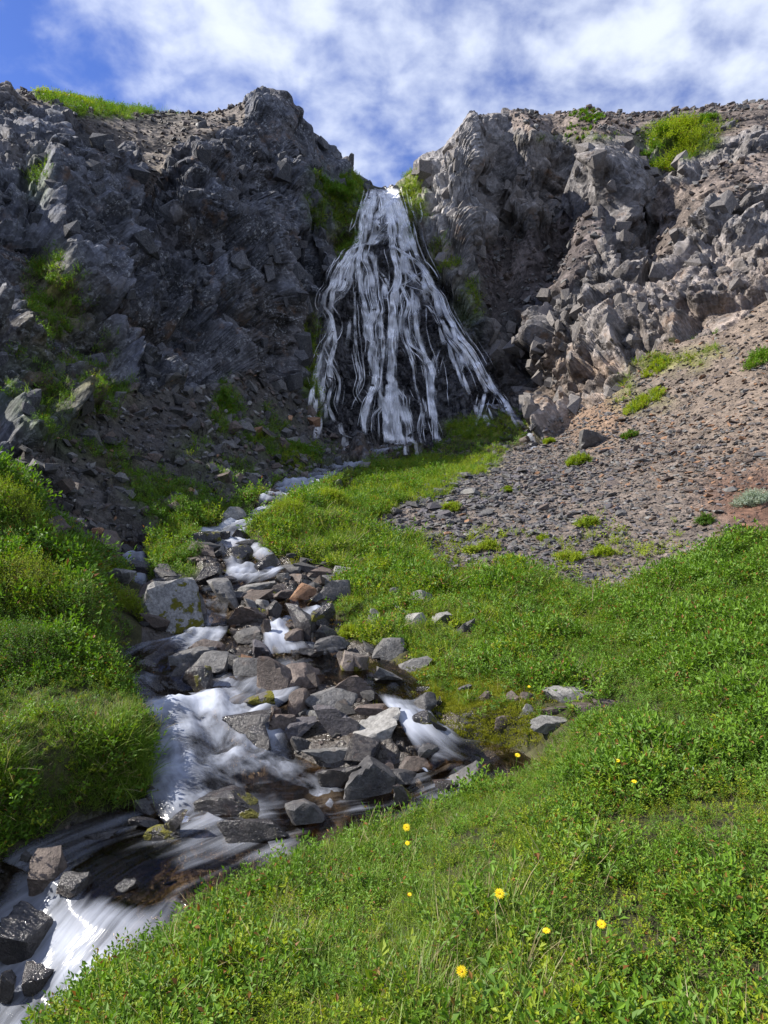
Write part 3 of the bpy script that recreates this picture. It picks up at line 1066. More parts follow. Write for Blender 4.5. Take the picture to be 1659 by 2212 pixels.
def stone_field(parent, name, rest, dens, size, shape, mats, mixw, seed, sink=0.25, nbig=300, dip=None):
    """The largest stones in view as pieces of their own, the rest joined as one part per colour."""
    g = np.random.default_rng(seed)
    p, idx = sample(dens, g)
    k = len(p)
    s = size(g, idx)
    sc = np.stack([s * g.uniform(.7, 1.25, k), s * g.uniform(.6, 1.0, k), s * g.uniform(shape[0], shape[1], k)], 1) * 0.5
    nr = qn[idx]
    tx, ty = -nr[:, 1] * 0.8, nr[:, 0] * 0.8
    R = eul(tx * .9 + g.normal(0, .22, k), ty * .9 + g.normal(0, .22, k), g.uniform(0, 6.28, k))
    if dip is not None:
        R = eul(dip[0] + g.normal(0, .2, k), dip[1] + g.normal(0, .2, k), dip[2] + g.normal(0, .3, k))
    pos = p + nr * (sc[:, 2] * (1 - sink * 2))[:, None]
    pick = g.integers(0, len(HULLS), k)
    wts = mixw(idx)
    cum = np.cumsum(wts / wts.sum(1)[:, None], 1)
    mi = (g.random(k)[:, None] > cum).sum(1).clip(0, len(mats) - 1)
    inview = (qu[idx] < 0.56) & (qvy[idx] > 0) & (qvy[idx] < 2212)
    order = np.argsort(-(s / qY[idx]) * inview)
    bigi = order[:nbig]
    for i in bigi:
        key = (int(pick[i]), mats[mi[i]])
        if key not in STONE_ME:
            me = mesh_np('stone', *HULLS[key[0]])
            me.materials.append(STONE[key[1]])
            STONE_ME[key] = me
        o = bpy.data.objects.new(name, STONE_ME[key])
        COL.objects.link(o)
        o.parent = parent
        M4 = np.eye(4)
        M4[:3, :3] = R[i] * sc[i][None, :]
        M4[:3, 3] = pos[i]
        o.matrix_local = Matrix(M4.tolist())
    for j, mk in enumerate(mats):
        m = np.setdiff1d(np.where(mi == j)[0], bigi)
        if len(m) < 3:
            continue
        o = link(rest, mesh_np(rest, *joined(HULLS, pos[m], R[m], sc[m], pick[m])), STONE[mk], parent)
        o['kind'] = 'stuff'
    return k


qzone = qz


def scree_size(g, i):
    far = np.clip(qY[i] / 16, 0.8, 1.3)
    low = np.clip((1350 - qvx[i]) / 350, 0, 1) * np.clip((qvy[i] - 980) / 100, 0, 1)
    return (0.046 + 0.14 * g.random(len(i)) ** 2.4 + 0.18 * (g.random(len(i)) > 0.985)) * far * (1 + .45 * low)


def scree_mix(i):
    warm = np.clip((qvx[i] - 1150) / 450 + (1050 - qvy[i]) / 500, 0, 1)
    return np.stack([1.1 - .8 * warm, 0.30 + 0 * warm, 0.10 + .9 * warm, 0.03 + 0.2 * warm, .8 - .7 * warm], 1)


red = ell(qvx, qvy, 1660, 1085, 120, 75)
dirt = np.clip((qvx - 1330) / 250, 0, 1) * np.clip((1000 - qvy) / 130, 0, 1)
(stone_field(TER['scree_slope'], 'stone', 'gravel', (qzone == 5) * (qu < .72) * (88 * np.clip(17 / qY, .6, 1.4)) * (1 - .75 * red) * (1 - .6 * dirt), scree_size, (.16, .46), ['g', 'p', 'b', 'o', 's'], scree_mix, 51))
(stone_field(TER['rubble_slope'], 'stone', 'loose_stones', (qzone == 6) * (qu < .7) * 12.0 * np.clip(20 / qY, .5, 1.6), lambda g, i: (0.10 + 0.16 * g.random(len(i)) ** 2 + 0.55 * g.random(len(i)) ** 9) * np.clip(qY[i] / 20, .7, 1.2), (.3, .75), ['g', 'd', 'b', 'p', 'o'], lambda i: np.tile([1., .9, .8, .25, .04], (len(i), 1)), 52))
bedw = np.where(qzone == 1, 1.0, 0.0) * (qY < 38) * (qu < .62)
(stone_field(TER['stream_bed'], 'stone', 'cobbles', bedw * np.clip(34 * (6 / qY) ** 1.5, 5, 100) * np.where(bedd[quads[:, 0]] < -.03, .14, 1), lambda g, i: (0.045 + 0.08 * g.random(len(i)) ** 2 + 0.22 * g.random(len(i)) ** 7) * np.clip(qY[i] / 6, .8, 2.6), (.4, .8), ['d', 'b', 'g', 'w', 'o', 'bm'], lambda i: np.stack([1.2 + 0 * qY[i], .9 + 0 * qY[i], .25 + 0 * qY[i], np.clip(3.2 - bedd[quads[i, 0]] * 12, .4, 3.2), .08 + 0 * qY[i], .25 + 0 * qY[i]], 1), 53))
stone_field(TER['ground'], 'stone', 'loose_stones', (qzone == 0) * (qY > 23) * (qY < 36) * (qu < .4) * 5.0, lambda g, i: 0.12 + .25 * g.random(len(i)) ** 3, (.4, .8), ['g', 'd', 'b'], lambda i: np.tile([.7, 1., .8], (len(i), 1)), 59, nbig=150)
cliffok = (1 - np.clip(gravw[quads[:, 0]] * 1.5, 0, 1)) * (green[quads[:, 0]] < .35) * (qvy > 300) * (qY < 47) * (qu < .62)
crag = lambda g, i: (0.3 + .85 * g.random(len(i)) ** 2.0) * np.clip(qY[i] / 32, .5, 1.1)
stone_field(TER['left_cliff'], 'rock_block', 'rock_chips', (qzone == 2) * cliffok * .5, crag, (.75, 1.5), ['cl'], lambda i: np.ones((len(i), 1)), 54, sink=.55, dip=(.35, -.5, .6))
stone_field(TER['right_cliff'], 'rock_block', 'rock_chips', (qzone == 3) * cliffok * .45 * np.where((qvx > 1380) & (qvy > 520), .5, 1), crag, (.75, 1.5), ['cr'], lambda i: np.ones((len(i), 1)), 55, sink=.55, dip=(-.15, .3, .4))
gq = gravw[quads[:, 0]]
stone_field(TER['right_cliff'], 'stone', 'gravel', (qzone == 3) * (gq > .4) * 4.0 * (qu < .62) * (qY < 56), lambda g, i: 0.12 + 0.2 * g.random(len(i)) ** 2 + .5 * g.random(len(i)) ** 8, (.4, .8), ['b', 'g', 'p'], lambda i: np.tile([1., .6, .35], (len(i), 1)), 56, nbig=120)
stone_field(TER['left_cliff'], 'stone', 'gravel', (qzone == 2) * (gq > .4) * 5.0 * (qu < .62) * (qY < 56), lambda g, i: 0.10 + 0.14 * g.random(len(i)) ** 2 + .35 * g.random(len(i)) ** 8, (.4, .8), ['b', 'g', 'd'], lambda i: np.tile([1., .6, .5], (len(i), 1)), 57, nbig=100)
stone_field(TER['waterfall_rock_face'], 'rock_block', 'rock_chips', (qzone == 4) * .35 * (qu < .62), lambda g, i: 0.2 + .5 * g.random(len(i)) ** 3, (.5, .9), ['w'], lambda i: np.ones((len(i), 1)), 58, sink=.48, nbig=120)

# ------------------------------------------------------------------ water
def foam_mat(name, fall):
    """White water: streaks run along the flow (the 'flow' attribute is across, along)."""
    t = NT(name)
    fl = t.n('ShaderNodeAttribute', attribute_name='flow').outputs['Vector']
    foam = t.attr('foam', 'Fac')
    edge = t.attr('edge', 'Fac')

    def st(sx, sy, sc, det=3, off=0.0):
        m = t.n('ShaderNodeMapping')
        t.put(m.inputs[0], fl)
        m.inputs['Scale'].default_value = (sx, sy, 1)
        m.inputs['Location'].default_value = (off, off * 1.7, off)
        return t.noise(m.outputs[0], sc, det, 0.55, 0.25)
    if fall:
        a = st(9.0, 0.9, 1.0, 4)
        b = st(2.6, 0.7, 1.0, 2, 5.0)
        c = st(26.0, 0.8, 1.0, 2, 9.0)
        s = t.math('ADD', t.math('MULTIPLY', a, 0.5), t.math('ADD', t.math('MULTIPLY', b, 0.35), t.math('MULTIPLY', c, 0.3)))
        al = t.ramp(s, 0.34, 0.66)
        al = t.math('MULTIPLY', t.math('MULTIPLY', al, edge), t.math('MULTIPLY', foam, 1.35), True)
        dif = t.n('ShaderNodeBsdfDiffuse')
        dif.inputs[0].default_value = (0.93, 0.94, 0.97, 1)
        tl = t.n('ShaderNodeBsdfTranslucent')
        tl.inputs[0].default_value = (0.93, 0.94, 0.97, 1)
        mw = t.n('ShaderNodeMixShader')
        mw.inputs[0].default_value = 0.15
        t.put(mw.inputs[1], dif.outputs[0])
        t.put(mw.inputs[2], tl.outputs[0])
        tr = t.n('ShaderNodeBsdfTransparent')
        ms = t.n('ShaderNodeMixShader')
        t.put(ms.inputs[0], al)
        t.put(ms.inputs[1], tr.outputs[0])
        t.put(ms.inputs[2], mw.outputs[0])
        return t.done(ms.outputs[0])
    a = st(11.0, 1.5, 1.0, 4)
    b = st(3.6, 0.9, 1.0, 3, 4.0)
    c = st(34.0, 1.8, 1.0, 3, 8.0)
    s = t.math('ADD', t.math('MULTIPLY', a, 0.45), t.math('ADD', t.math('MULTIPLY', b, 0.5), t.math('MULTIPLY', c, 0.10)))
    ff = t.math('ADD', s, t.math('MULTIPLY', t.math('SUBTRACT', foam, 0.5), 0.62))
    al = t.math('MULTIPLY', t.ramp(ff, 0.38, 1.08), edge, True)
    co = t.coord()
    h = t.math('ADD', t.math('MULTIPLY', a, 0.7), t.math('MULTIPLY', c, 0.3))
    nb = t.bump(h, 0.35, 0.05)
    # clear water: see the brown bed through it, with a sky sheen
    trn = t.n('ShaderNodeBsdfTransparent')
    trn.inputs[0].default_value = (0.62, 0.52, 0.40, 1)
    gl = t.n('ShaderNodeBsdfGlossy')
    gl.inputs[0].default_value = (0.8, 0.8, 0.8, 1)
    gl.inputs['Roughness'].default_value = 0.12
    t.put(gl.inputs['Normal'], nb)
    fr = t.n('ShaderNodeFresnel')
    fr.inputs[0].default_value = 1.33
    t.put(fr.inputs['Normal'], nb)
    cl = t.n('ShaderNodeMixShader')
    t.put(cl.inputs[0], t.math('MULTIPLY', fr.outputs[0], 0.8, True))
    t.put(cl.inputs[1], trn.outputs[0])
    t.put(cl.inputs[2], gl.outputs[0])
    nb2 = t.bump(h, 0.16, 0.09)
    dif = t.n('ShaderNodeBsdfDiffuse')
    dif.inputs[0].default_value = (0.50, 0.54, 0.63, 1)
    t.put(dif.inputs['Normal'], nb2)
    ms = t.n('ShaderNodeMixShader')
    t.put(ms.inputs[0], t.math('MULTIPLY', al, 0.88))
    t.put(ms.inputs[1], cl.outputs[0])
    t.put(ms.inputs[2], dif.outputs[0])
    return t.done(ms.outputs[0])


FOAM_S = foam_mat('stream water', False)
FOAM_F = foam_mat('falling water', True)


def water_ribbon(name, L, across, parent, seed):
    k = len(L)
    T = np.gradient(L[:, :2], axis=0)
    for _ in range(6):
        T[1:-1] = (T[:-2] + 2 * T[1:-1] + T[2:]) / 4
    T /= np.linalg.norm(T, axis=1)[:, None] + 1e-9
    Nn = np.stack([T[:, 1], -T[:, 0]], 1)
    w = np.linspace(-1, 1, across)
    dist = np.concatenate([[0], np.cumsum(np.linalg.norm(np.diff(L[:, :3], axis=0), axis=1))])
    half = L[:, 3] * 1.15 + 0.06
    Vx = L[:, None, 0] + Nn[:, None, 0] * (half[:, None] * w[None])
    Vy = L[:, None, 1] + Nn[:, None, 1] * (half[:, None] * w[None])
    slope = np.abs(np.gradient(L[:, 2])) / (np.gradient(dist) + 1e-6)
    sl2 = slope.copy()
    for _ in range(5):
        sl2[1:-1] = (sl2[:-2] + 2 * sl2[1:-1] + sl2[2:]) / 4
    foam = np.clip(0.60 * L[:, 4] + 0.7 * sl2, 0, 1.15)
    Vz = water_level(np.stack([Vx.ravel(), Vy.ravel()], 1))[0].reshape(k, across)
    for _ in range(30):
        Vz[1:-1] = (Vz[:-2] + 2 * Vz[1:-1] + Vz[2:]) / 4
        Vz[:, 1:-1] = (Vz[:, :-2] + 2 * Vz[:, 1:-1] + Vz[:, 2:]) / 4
    acr = half[:, None] * w[None]
    Q = np.stack([acr.ravel() * 5, np.repeat(dist, across) * 1.6, np.full(acr.size, seed * 3.3)], 1)
    tb = fbm(Q, 4, 200 + seed).reshape(k, across)
    Q2 = np.stack([acr.ravel() * 1.7, np.repeat(dist, across) * 2.6, np.full(acr.size, seed * 5.1)], 1)
    tb2 = fbm(Q2, 3, 230 + seed).reshape(k, across)
    Yf = np.clip(L[:, 1] / 5, 0.8, 2.2)[:, None]
    Vz = Vz + (tb * 0.07 + tb2 * 0.10) * (0.25 + foam[:, None]) * Yf + 0.02
    V = np.stack([Vx, Vy, Vz], -1).reshape(-1, 3)
    ii = np.arange(k * across).reshape(k, across)
    F = np.stack([ii[:-1, :-1].ravel(), ii[:-1, 1:].ravel(), ii[1:, 1:].ravel(), ii[1:, :-1].ravel()], 1)
    me = mesh_np(name, V, F, smooth=True)
    yk = np.clip(L[:, 1] / 5, 1, 5)[:, None]
    add_attr(me, 'flow', 'FLOAT_VECTOR', np.stack([(acr / yk).ravel(), (np.repeat(dist, across).reshape(k, across) / yk).ravel(), np.full(acr.size, float(seed))], 1))
    fo = np.clip(foam[:, None] + tb2 * 0.75, 0, 1.1)
    add_attr(me, 'foam', 'FLOAT', fo.ravel())
    add_attr(me, 'edge', 'FLOAT', np.repeat((1 - np.clip((np.abs(w) - 0.7) / 0.3, 0, 1) ** 2)[None], k, 0).ravel())
    return link(name, me, FOAM_S, parent)


stream = tag(bpy.data.objects.new('stream', None), kind='structure')
COL.objects.link(stream)
for i, (L, a) in enumerate(zip(LINES, (33, 25, 19, 13, 9, 11))):
    water_ribbon('main_channel' if i == 0 else 'side_channel', L, a, stream, i + 1)

# the fall: traced threads of water (crop coordinates, width), laid on the rock face
STRANDS = [
 ([(575,72),(545,190),(505,330),(455,440),(405,560),(370,660)],44,.75),
 ([(600,72),(560,200),(530,330),(505,440),(480,560)],44,.7),
 ([(705,75),(765,220),(800,340),(830,440),(890,560),(935,660)],46,.75),
 ([(695,75),(735,220),(750,360),(790,500),(830,640)],40,.6),
 ([(690,66),(712,170),(740,250),(755,310),(765,370),(780,450)],80,1.0),
 ([(585,72),(530,180),(505,290),(505,405)],30,.7),
 ([(620,72),(650,180),(600,250),(600,330),(560,405)],66,.85),
 ([(660,72),(690,240),(640,330),(560,412)],80,.95),
 ([(690,90),(680,200),(700,300),(690,410)],60,.9),
 ([(540,395),(470,425),(435,450),(410,490),(370,540),(340,600),(330,650),(300,690),(285,770),(325,830),(340,900),(320,960),(290,1000),(260,1070),(240,1150),(225,1250),(200,1375)],34,.75),
 ([(520,420),(470,480),(440,560),(440,650),(390,720),(340,760),(320,810)],34,.65),
 ([(530,430),(530,500),(560,560),(570,640),(580,720),(600,800),(560,900),(570,1000),(560,1080),(590,1200),(560,1320),(530,1420),(530,1545)],44,.75),
 ([(500,430),(490,520),(500,610),(510,690),(530,760),(540,850),(540,950),(590,1000),(600,1100),(600,1250),(540,1350),(510,1500)],34,.65),
 ([(690,395),(700,460),(720,540),(730,620),(710,680),(690,720),(700,800),(690,900),(680,1000),(690,1100),(680,1200),(690,1250),(660,1350),(655,1450),(660,1595)],44,1.0),
 ([(690,1240),(740,1330),(780,1450),(812,1605)],74,.85),
 ([(690,1240),(710,1400),(740,1605)],80,.9),
 ([(680,1240),(680,1400),(690,1600)],60,.85),
 ([(700,408),(760,470),(800,560),(850,610),(900,660),(960,740),(1000,800)],32,.6),
 ([(720,425),(850,520),(900,590),(930,660),(980,720),(1010,800),(1050,880),(1100,960),(1150,1020),(1200,1100),(1240,1180),(1290,1260),(1335,1305)],44,.95),
 ([(960,790),(1000,880),(1050,960),(1100,1010),(1180,1120),(1230,1220),(1262,1295)],36,.7),
 ([(735,630),(770,700),(790,760),(770,840),(780,920),(800,1000),(860,1050),(910,1110),(930,1180),(930,1250),(940,1350),(950,1450),(962,1595)],34,.75),
 ([(800,660),(840,740),(830,830),(840,930),(880,1040),(900,1130)],26,.6),
 ([(770,770),(830,768),(900,772),(930,805),(960,840)],26,.6),
 ([(730,635),(830,668),(880,690),(880,760)],26,.6),
 ([(330,835),(350,950),(340,1050),(320,1150),(330,1250),(310,1350),(350,1465)],36,.7),
 ([(470,680),(470,780),(470,870),(470,1000),(480,1100),(500,1200),(480,1290),(520,1365)],16,.55),
 ([(650,1000),(640,1100),(630,1200),(640,1300)],16,.5),
 ([(1325,1290),(1370,1350),(1400,1425)],34,.8),
 ([(1250,1295),(1230,1380),(1210,1440),(1180,1505)],30,.75),
 ([(760,980),(800,1060),(820,1140),(830,1240),(850,1305)],22,.55),
 ([(970,1030),(940,1120),(930,1200)],18,.5),
 ([(1110,1050),(1117,1130),(1110,1175)],12,.55),
 ([(400,490),(360,620),(330,700)],28,.55),
 ([(610,560),(650,600),(680,680)],18,.5),
 ([(235,1150),(260,1250),(290,1350),(300,1455)],32,.65),
 ([(915,1250),(930,1400),(985,1585)],36,.75),
 ([(450,445),(420,560),(400,660),(340,700)],40,.45),
 ([(560,440),(600,560),(590,700),(620,860),(640,1000)],40,.35),
 ([(880,560),(830,600),(770,640),(740,640)],24,.45),
 ([(730,470),(770,540),(790,620),(800,660)],50,.45),
 ([(380,1470),(400,1540),(480,1570),(600,1600)],30,.45),
 ([(600,1270),(640,1350),(580,1440),(590,1560)],24,.4),
 ([(280,1000),(330,1110),(380,1230),(360,1380)],24,.4),
 ([(850,1300),(870,1400),(850,1500),(870,1600)],18,.35),
 ([(1000,880),(1020,960),(1080,1040),(1130,1120)],26,.4),
 ([(480,425),(430,560),(380,700),(330,800)],60,.14),
 ([(560,430),(530,600),(540,800),(560,1000),(570,1200),(550,1400),(530,1550)],60,.12),
 ([(690,420),(720,600),(700,800),(690,1000),(690,1200)],60,.14),
 ([(760,470),(840,640),(840,800),(850,950),(900,1100),(930,1250),(960,1580)],60,.11),
 ([(880,560),(960,700),(1040,850),(1120,980),(1220,1130),(1300,1270)],50,.16),
 ([(320,830),(310,1000),(280,1150),(270,1300),(280,1450)],60,.12),
 ([(640,90),(650,200),(650,320),(620,410)],120,.2),
]


def wv(p):
    return (597.2 + p[0] * 0.36, 384.9 + p[1] * 0.36)


def resample(pts, step):
    pts = np.array(pts, float)
    out = []
    m = len(pts)
    for i in range(m - 1):
        p0, p1, p2, p3 = pts[max(i - 1, 0)], pts[i], pts[i + 1], pts[min(i + 2, m - 1)]
        c = max(2, int(np.linalg.norm(p2 - p1) / step))
        for j in range(c):
            t = j / c
            out.append(0.5 * ((2 * p1) + (p2 - p0) * t + (2 * p0 - 5 * p1 + 4 * p2 - p3) * t * t + (3 * p1 - p0 - 3 * p2 + p3) * t ** 3))
    out.append(pts[-1])
    return np.array(out)


waterfall = tag(bpy.data.objects.new('waterfall', None), kind='structure')
COL.objects.link(waterfall)
FG = np.random.default_rng(77)


def strand(pts, width, dens, seed, lift, across, veil=False):
    c = resample(pts, 2.6)
    k = len(c)
    wob = np.stack([fbm(np.stack([np.arange(k) * .09, np.full(k, seed * 1.7), np.zeros(k)], 1), 2, 300), np.zeros(k)], 1) * width * 0.10
    c = c + wob
    prof = 0.72 + 0.45 * fbm(np.stack([np.arange(k) * .11, np.full(k, seed * 2.9 + 4), np.zeros(k)], 1), 3, 310)
    if veil:
        prof = np.clip(.6 + 1.2 * np.arange(k) / k, 0, 1.2) * prof
    w = np.linspace(-.5, .5, across)
    V = np.zeros((k, across, 3))
    ok = np.zeros((k, across), bool)
    for i in range(k):
        for j in range(across):
            h, nn = first_hit(c[i, 0] + w[j] * width * prof[i], c[i, 1])
            if h is not None and 30 < h.y < 48.5:
                V[i, j] = h
                ok[i, j] = True
    # gaps (rims, sky) take the neighbour's distance
    for i in range(k):
        for j in range(across):
            if not ok[i, j]:
                src = V[i][ok[i]].mean(0) if ok[i].any() else (V[i - 1, j] if i else None)
                Y = src[1] if src is not None and src[1] > 1 else 44.5
                V[i, j] = pt(c[i, 0] + w[j] * width * prof[i], c[i, 1], Y)
    for _ in range(3):
        Yq = V[:, :, 1].copy()
        Yq[1:-1] = np.minimum(Yq[1:-1], (Yq[:-2] + 2 * Yq[1:-1] + Yq[2:]) / 4)
        r = Yq / V[:, :, 1]
        V = (V - np.array([0, 0, CAMZ])) * r[:, :, None] + np.array([0, 0, CAMZ])
    # lie a little proud of the rock
    V[:, :, 1] -= lift
    V[:, :, 2] += lift * 0.25
    dist = np.concatenate([[0], np.cumsum(np.linalg.norm(np.diff(V[:, across // 2], axis=0), axis=1))])
    ii = np.arange(k * across).reshape(k, across)
    F = np.stack([ii[:-1, :-1].ravel(), ii[:-1, 1:].ravel(), ii[1:, 1:].ravel(), ii[1:, :-1].ravel()], 1)
    me = mesh_np('water_strand', V.reshape(-1, 3), F, smooth=True)
    acr = (w[None] * width * 0.027 * np.ones((k, 1)))
    add_attr(me, 'flow', 'FLOAT_VECTOR', np.stack([acr.ravel(), np.repeat(dist, across), np.full(k * across, seed * 3.7)], 1))
    fade = np.minimum(1, np.minimum(np.arange(k) / 5, (k - 1 - np.arange(k)) / 6))
    ledge = 0.72 + 1.1 * fbm(np.stack([dist * 1.3, np.full(k, seed * 1.3), np.zeros(k)], 1), 3, 320)
    if veil:
        q_ = np.arange(k) / max(k - 1, 1)
        fade, ledge = np.clip(q_ * 3.5, 0, 1) ** 1.5 * (1 - q_) ** .8 * 1.3, 1.0
    add_attr(me, 'foam', 'FLOAT', np.repeat(np.clip(dens * fade * ledge * 1.15, 0, 1.2), across))
    e = np.clip((0.5 - np.abs(w)) / 0.22, 0, 1)
    add_attr(me, 'edge', 'FLOAT', np.repeat((e * e * (3 - 2 * e))[None], k, 0).ravel())
    return link('water_strand', me, FOAM_F, waterfall)


sd = 0
for pts, wd, de in STRANDS:
    q = [wv(p) for p in pts]
    sd += 1
    strand(q, wd * 0.36 * 1.2, de * .95, sd, 0.12, 11 if wd > 40 else 9)
    for r in range(7 if wd < 40 else 11):
        sd += 1
        off = FG.normal(0, wd * 0.36 * 0.75 + 2)
        a = FG.uniform(0, .7)
        b = a + FG.uniform(.2, .55)
        rs = resample(q, 14)
        rs = rs[int(a * len(rs)):max(int(b * len(rs)), int(a * len(rs)) + 3)]
        rs = rs + np.stack([off + np.cumsum(FG.normal(0, .6, len(rs))), np.zeros(len(rs))], 1)
        strand(rs, FG.uniform(2.2, 5.0), (.35 + .65 * de) * FG.uniform(.5, 1.0), sd, 0.14, 5)

# little curtains where the water breaks over a ledge
for r in range(75):
    pts, wd, de = STRANDS[int(FG.integers(0, len(STRANDS)))]
    q = resample([wv(p) for p in pts], 6)
    c0 = q[int(FG.integers(0, len(q)))]
    ln = FG.uniform(28, 70)
    dx = FG.normal(0, 9)
    sp = (c0[0] - 827) / 160
    sd += 1
    strand([(c0[0] + dx, c0[1]), (c0[0] + dx + sp * ln * .12, c0[1] + ln * .5), (c0[0] + dx + sp * ln * .3, min(c0[1] + ln, 962))], FG.uniform(9, 20), FG.uniform(.35, .7), sd, 0.16, 7, True)
# what the sight line meets first, water included
WB = []
for ch in stream.children:
    WB.append(BVHTree.FromPolygons([v.co[:] for v in ch.data.vertices], [p.vertices[:] for p in ch.data.polygons]))


def wet_hit(x, y):
    best, nn = first_hit(x, y)
    d = Vector(((x - CX) / FPX, 1.0, (CY - y) / FPX)).normalized()
    for b in WB:
        loc, nor, i, dist = b.ray_cast(Vector((0, 0, CAMZ)), d, 300)
        if loc is not None and loc.y < best.y:
            best = loc
    return best


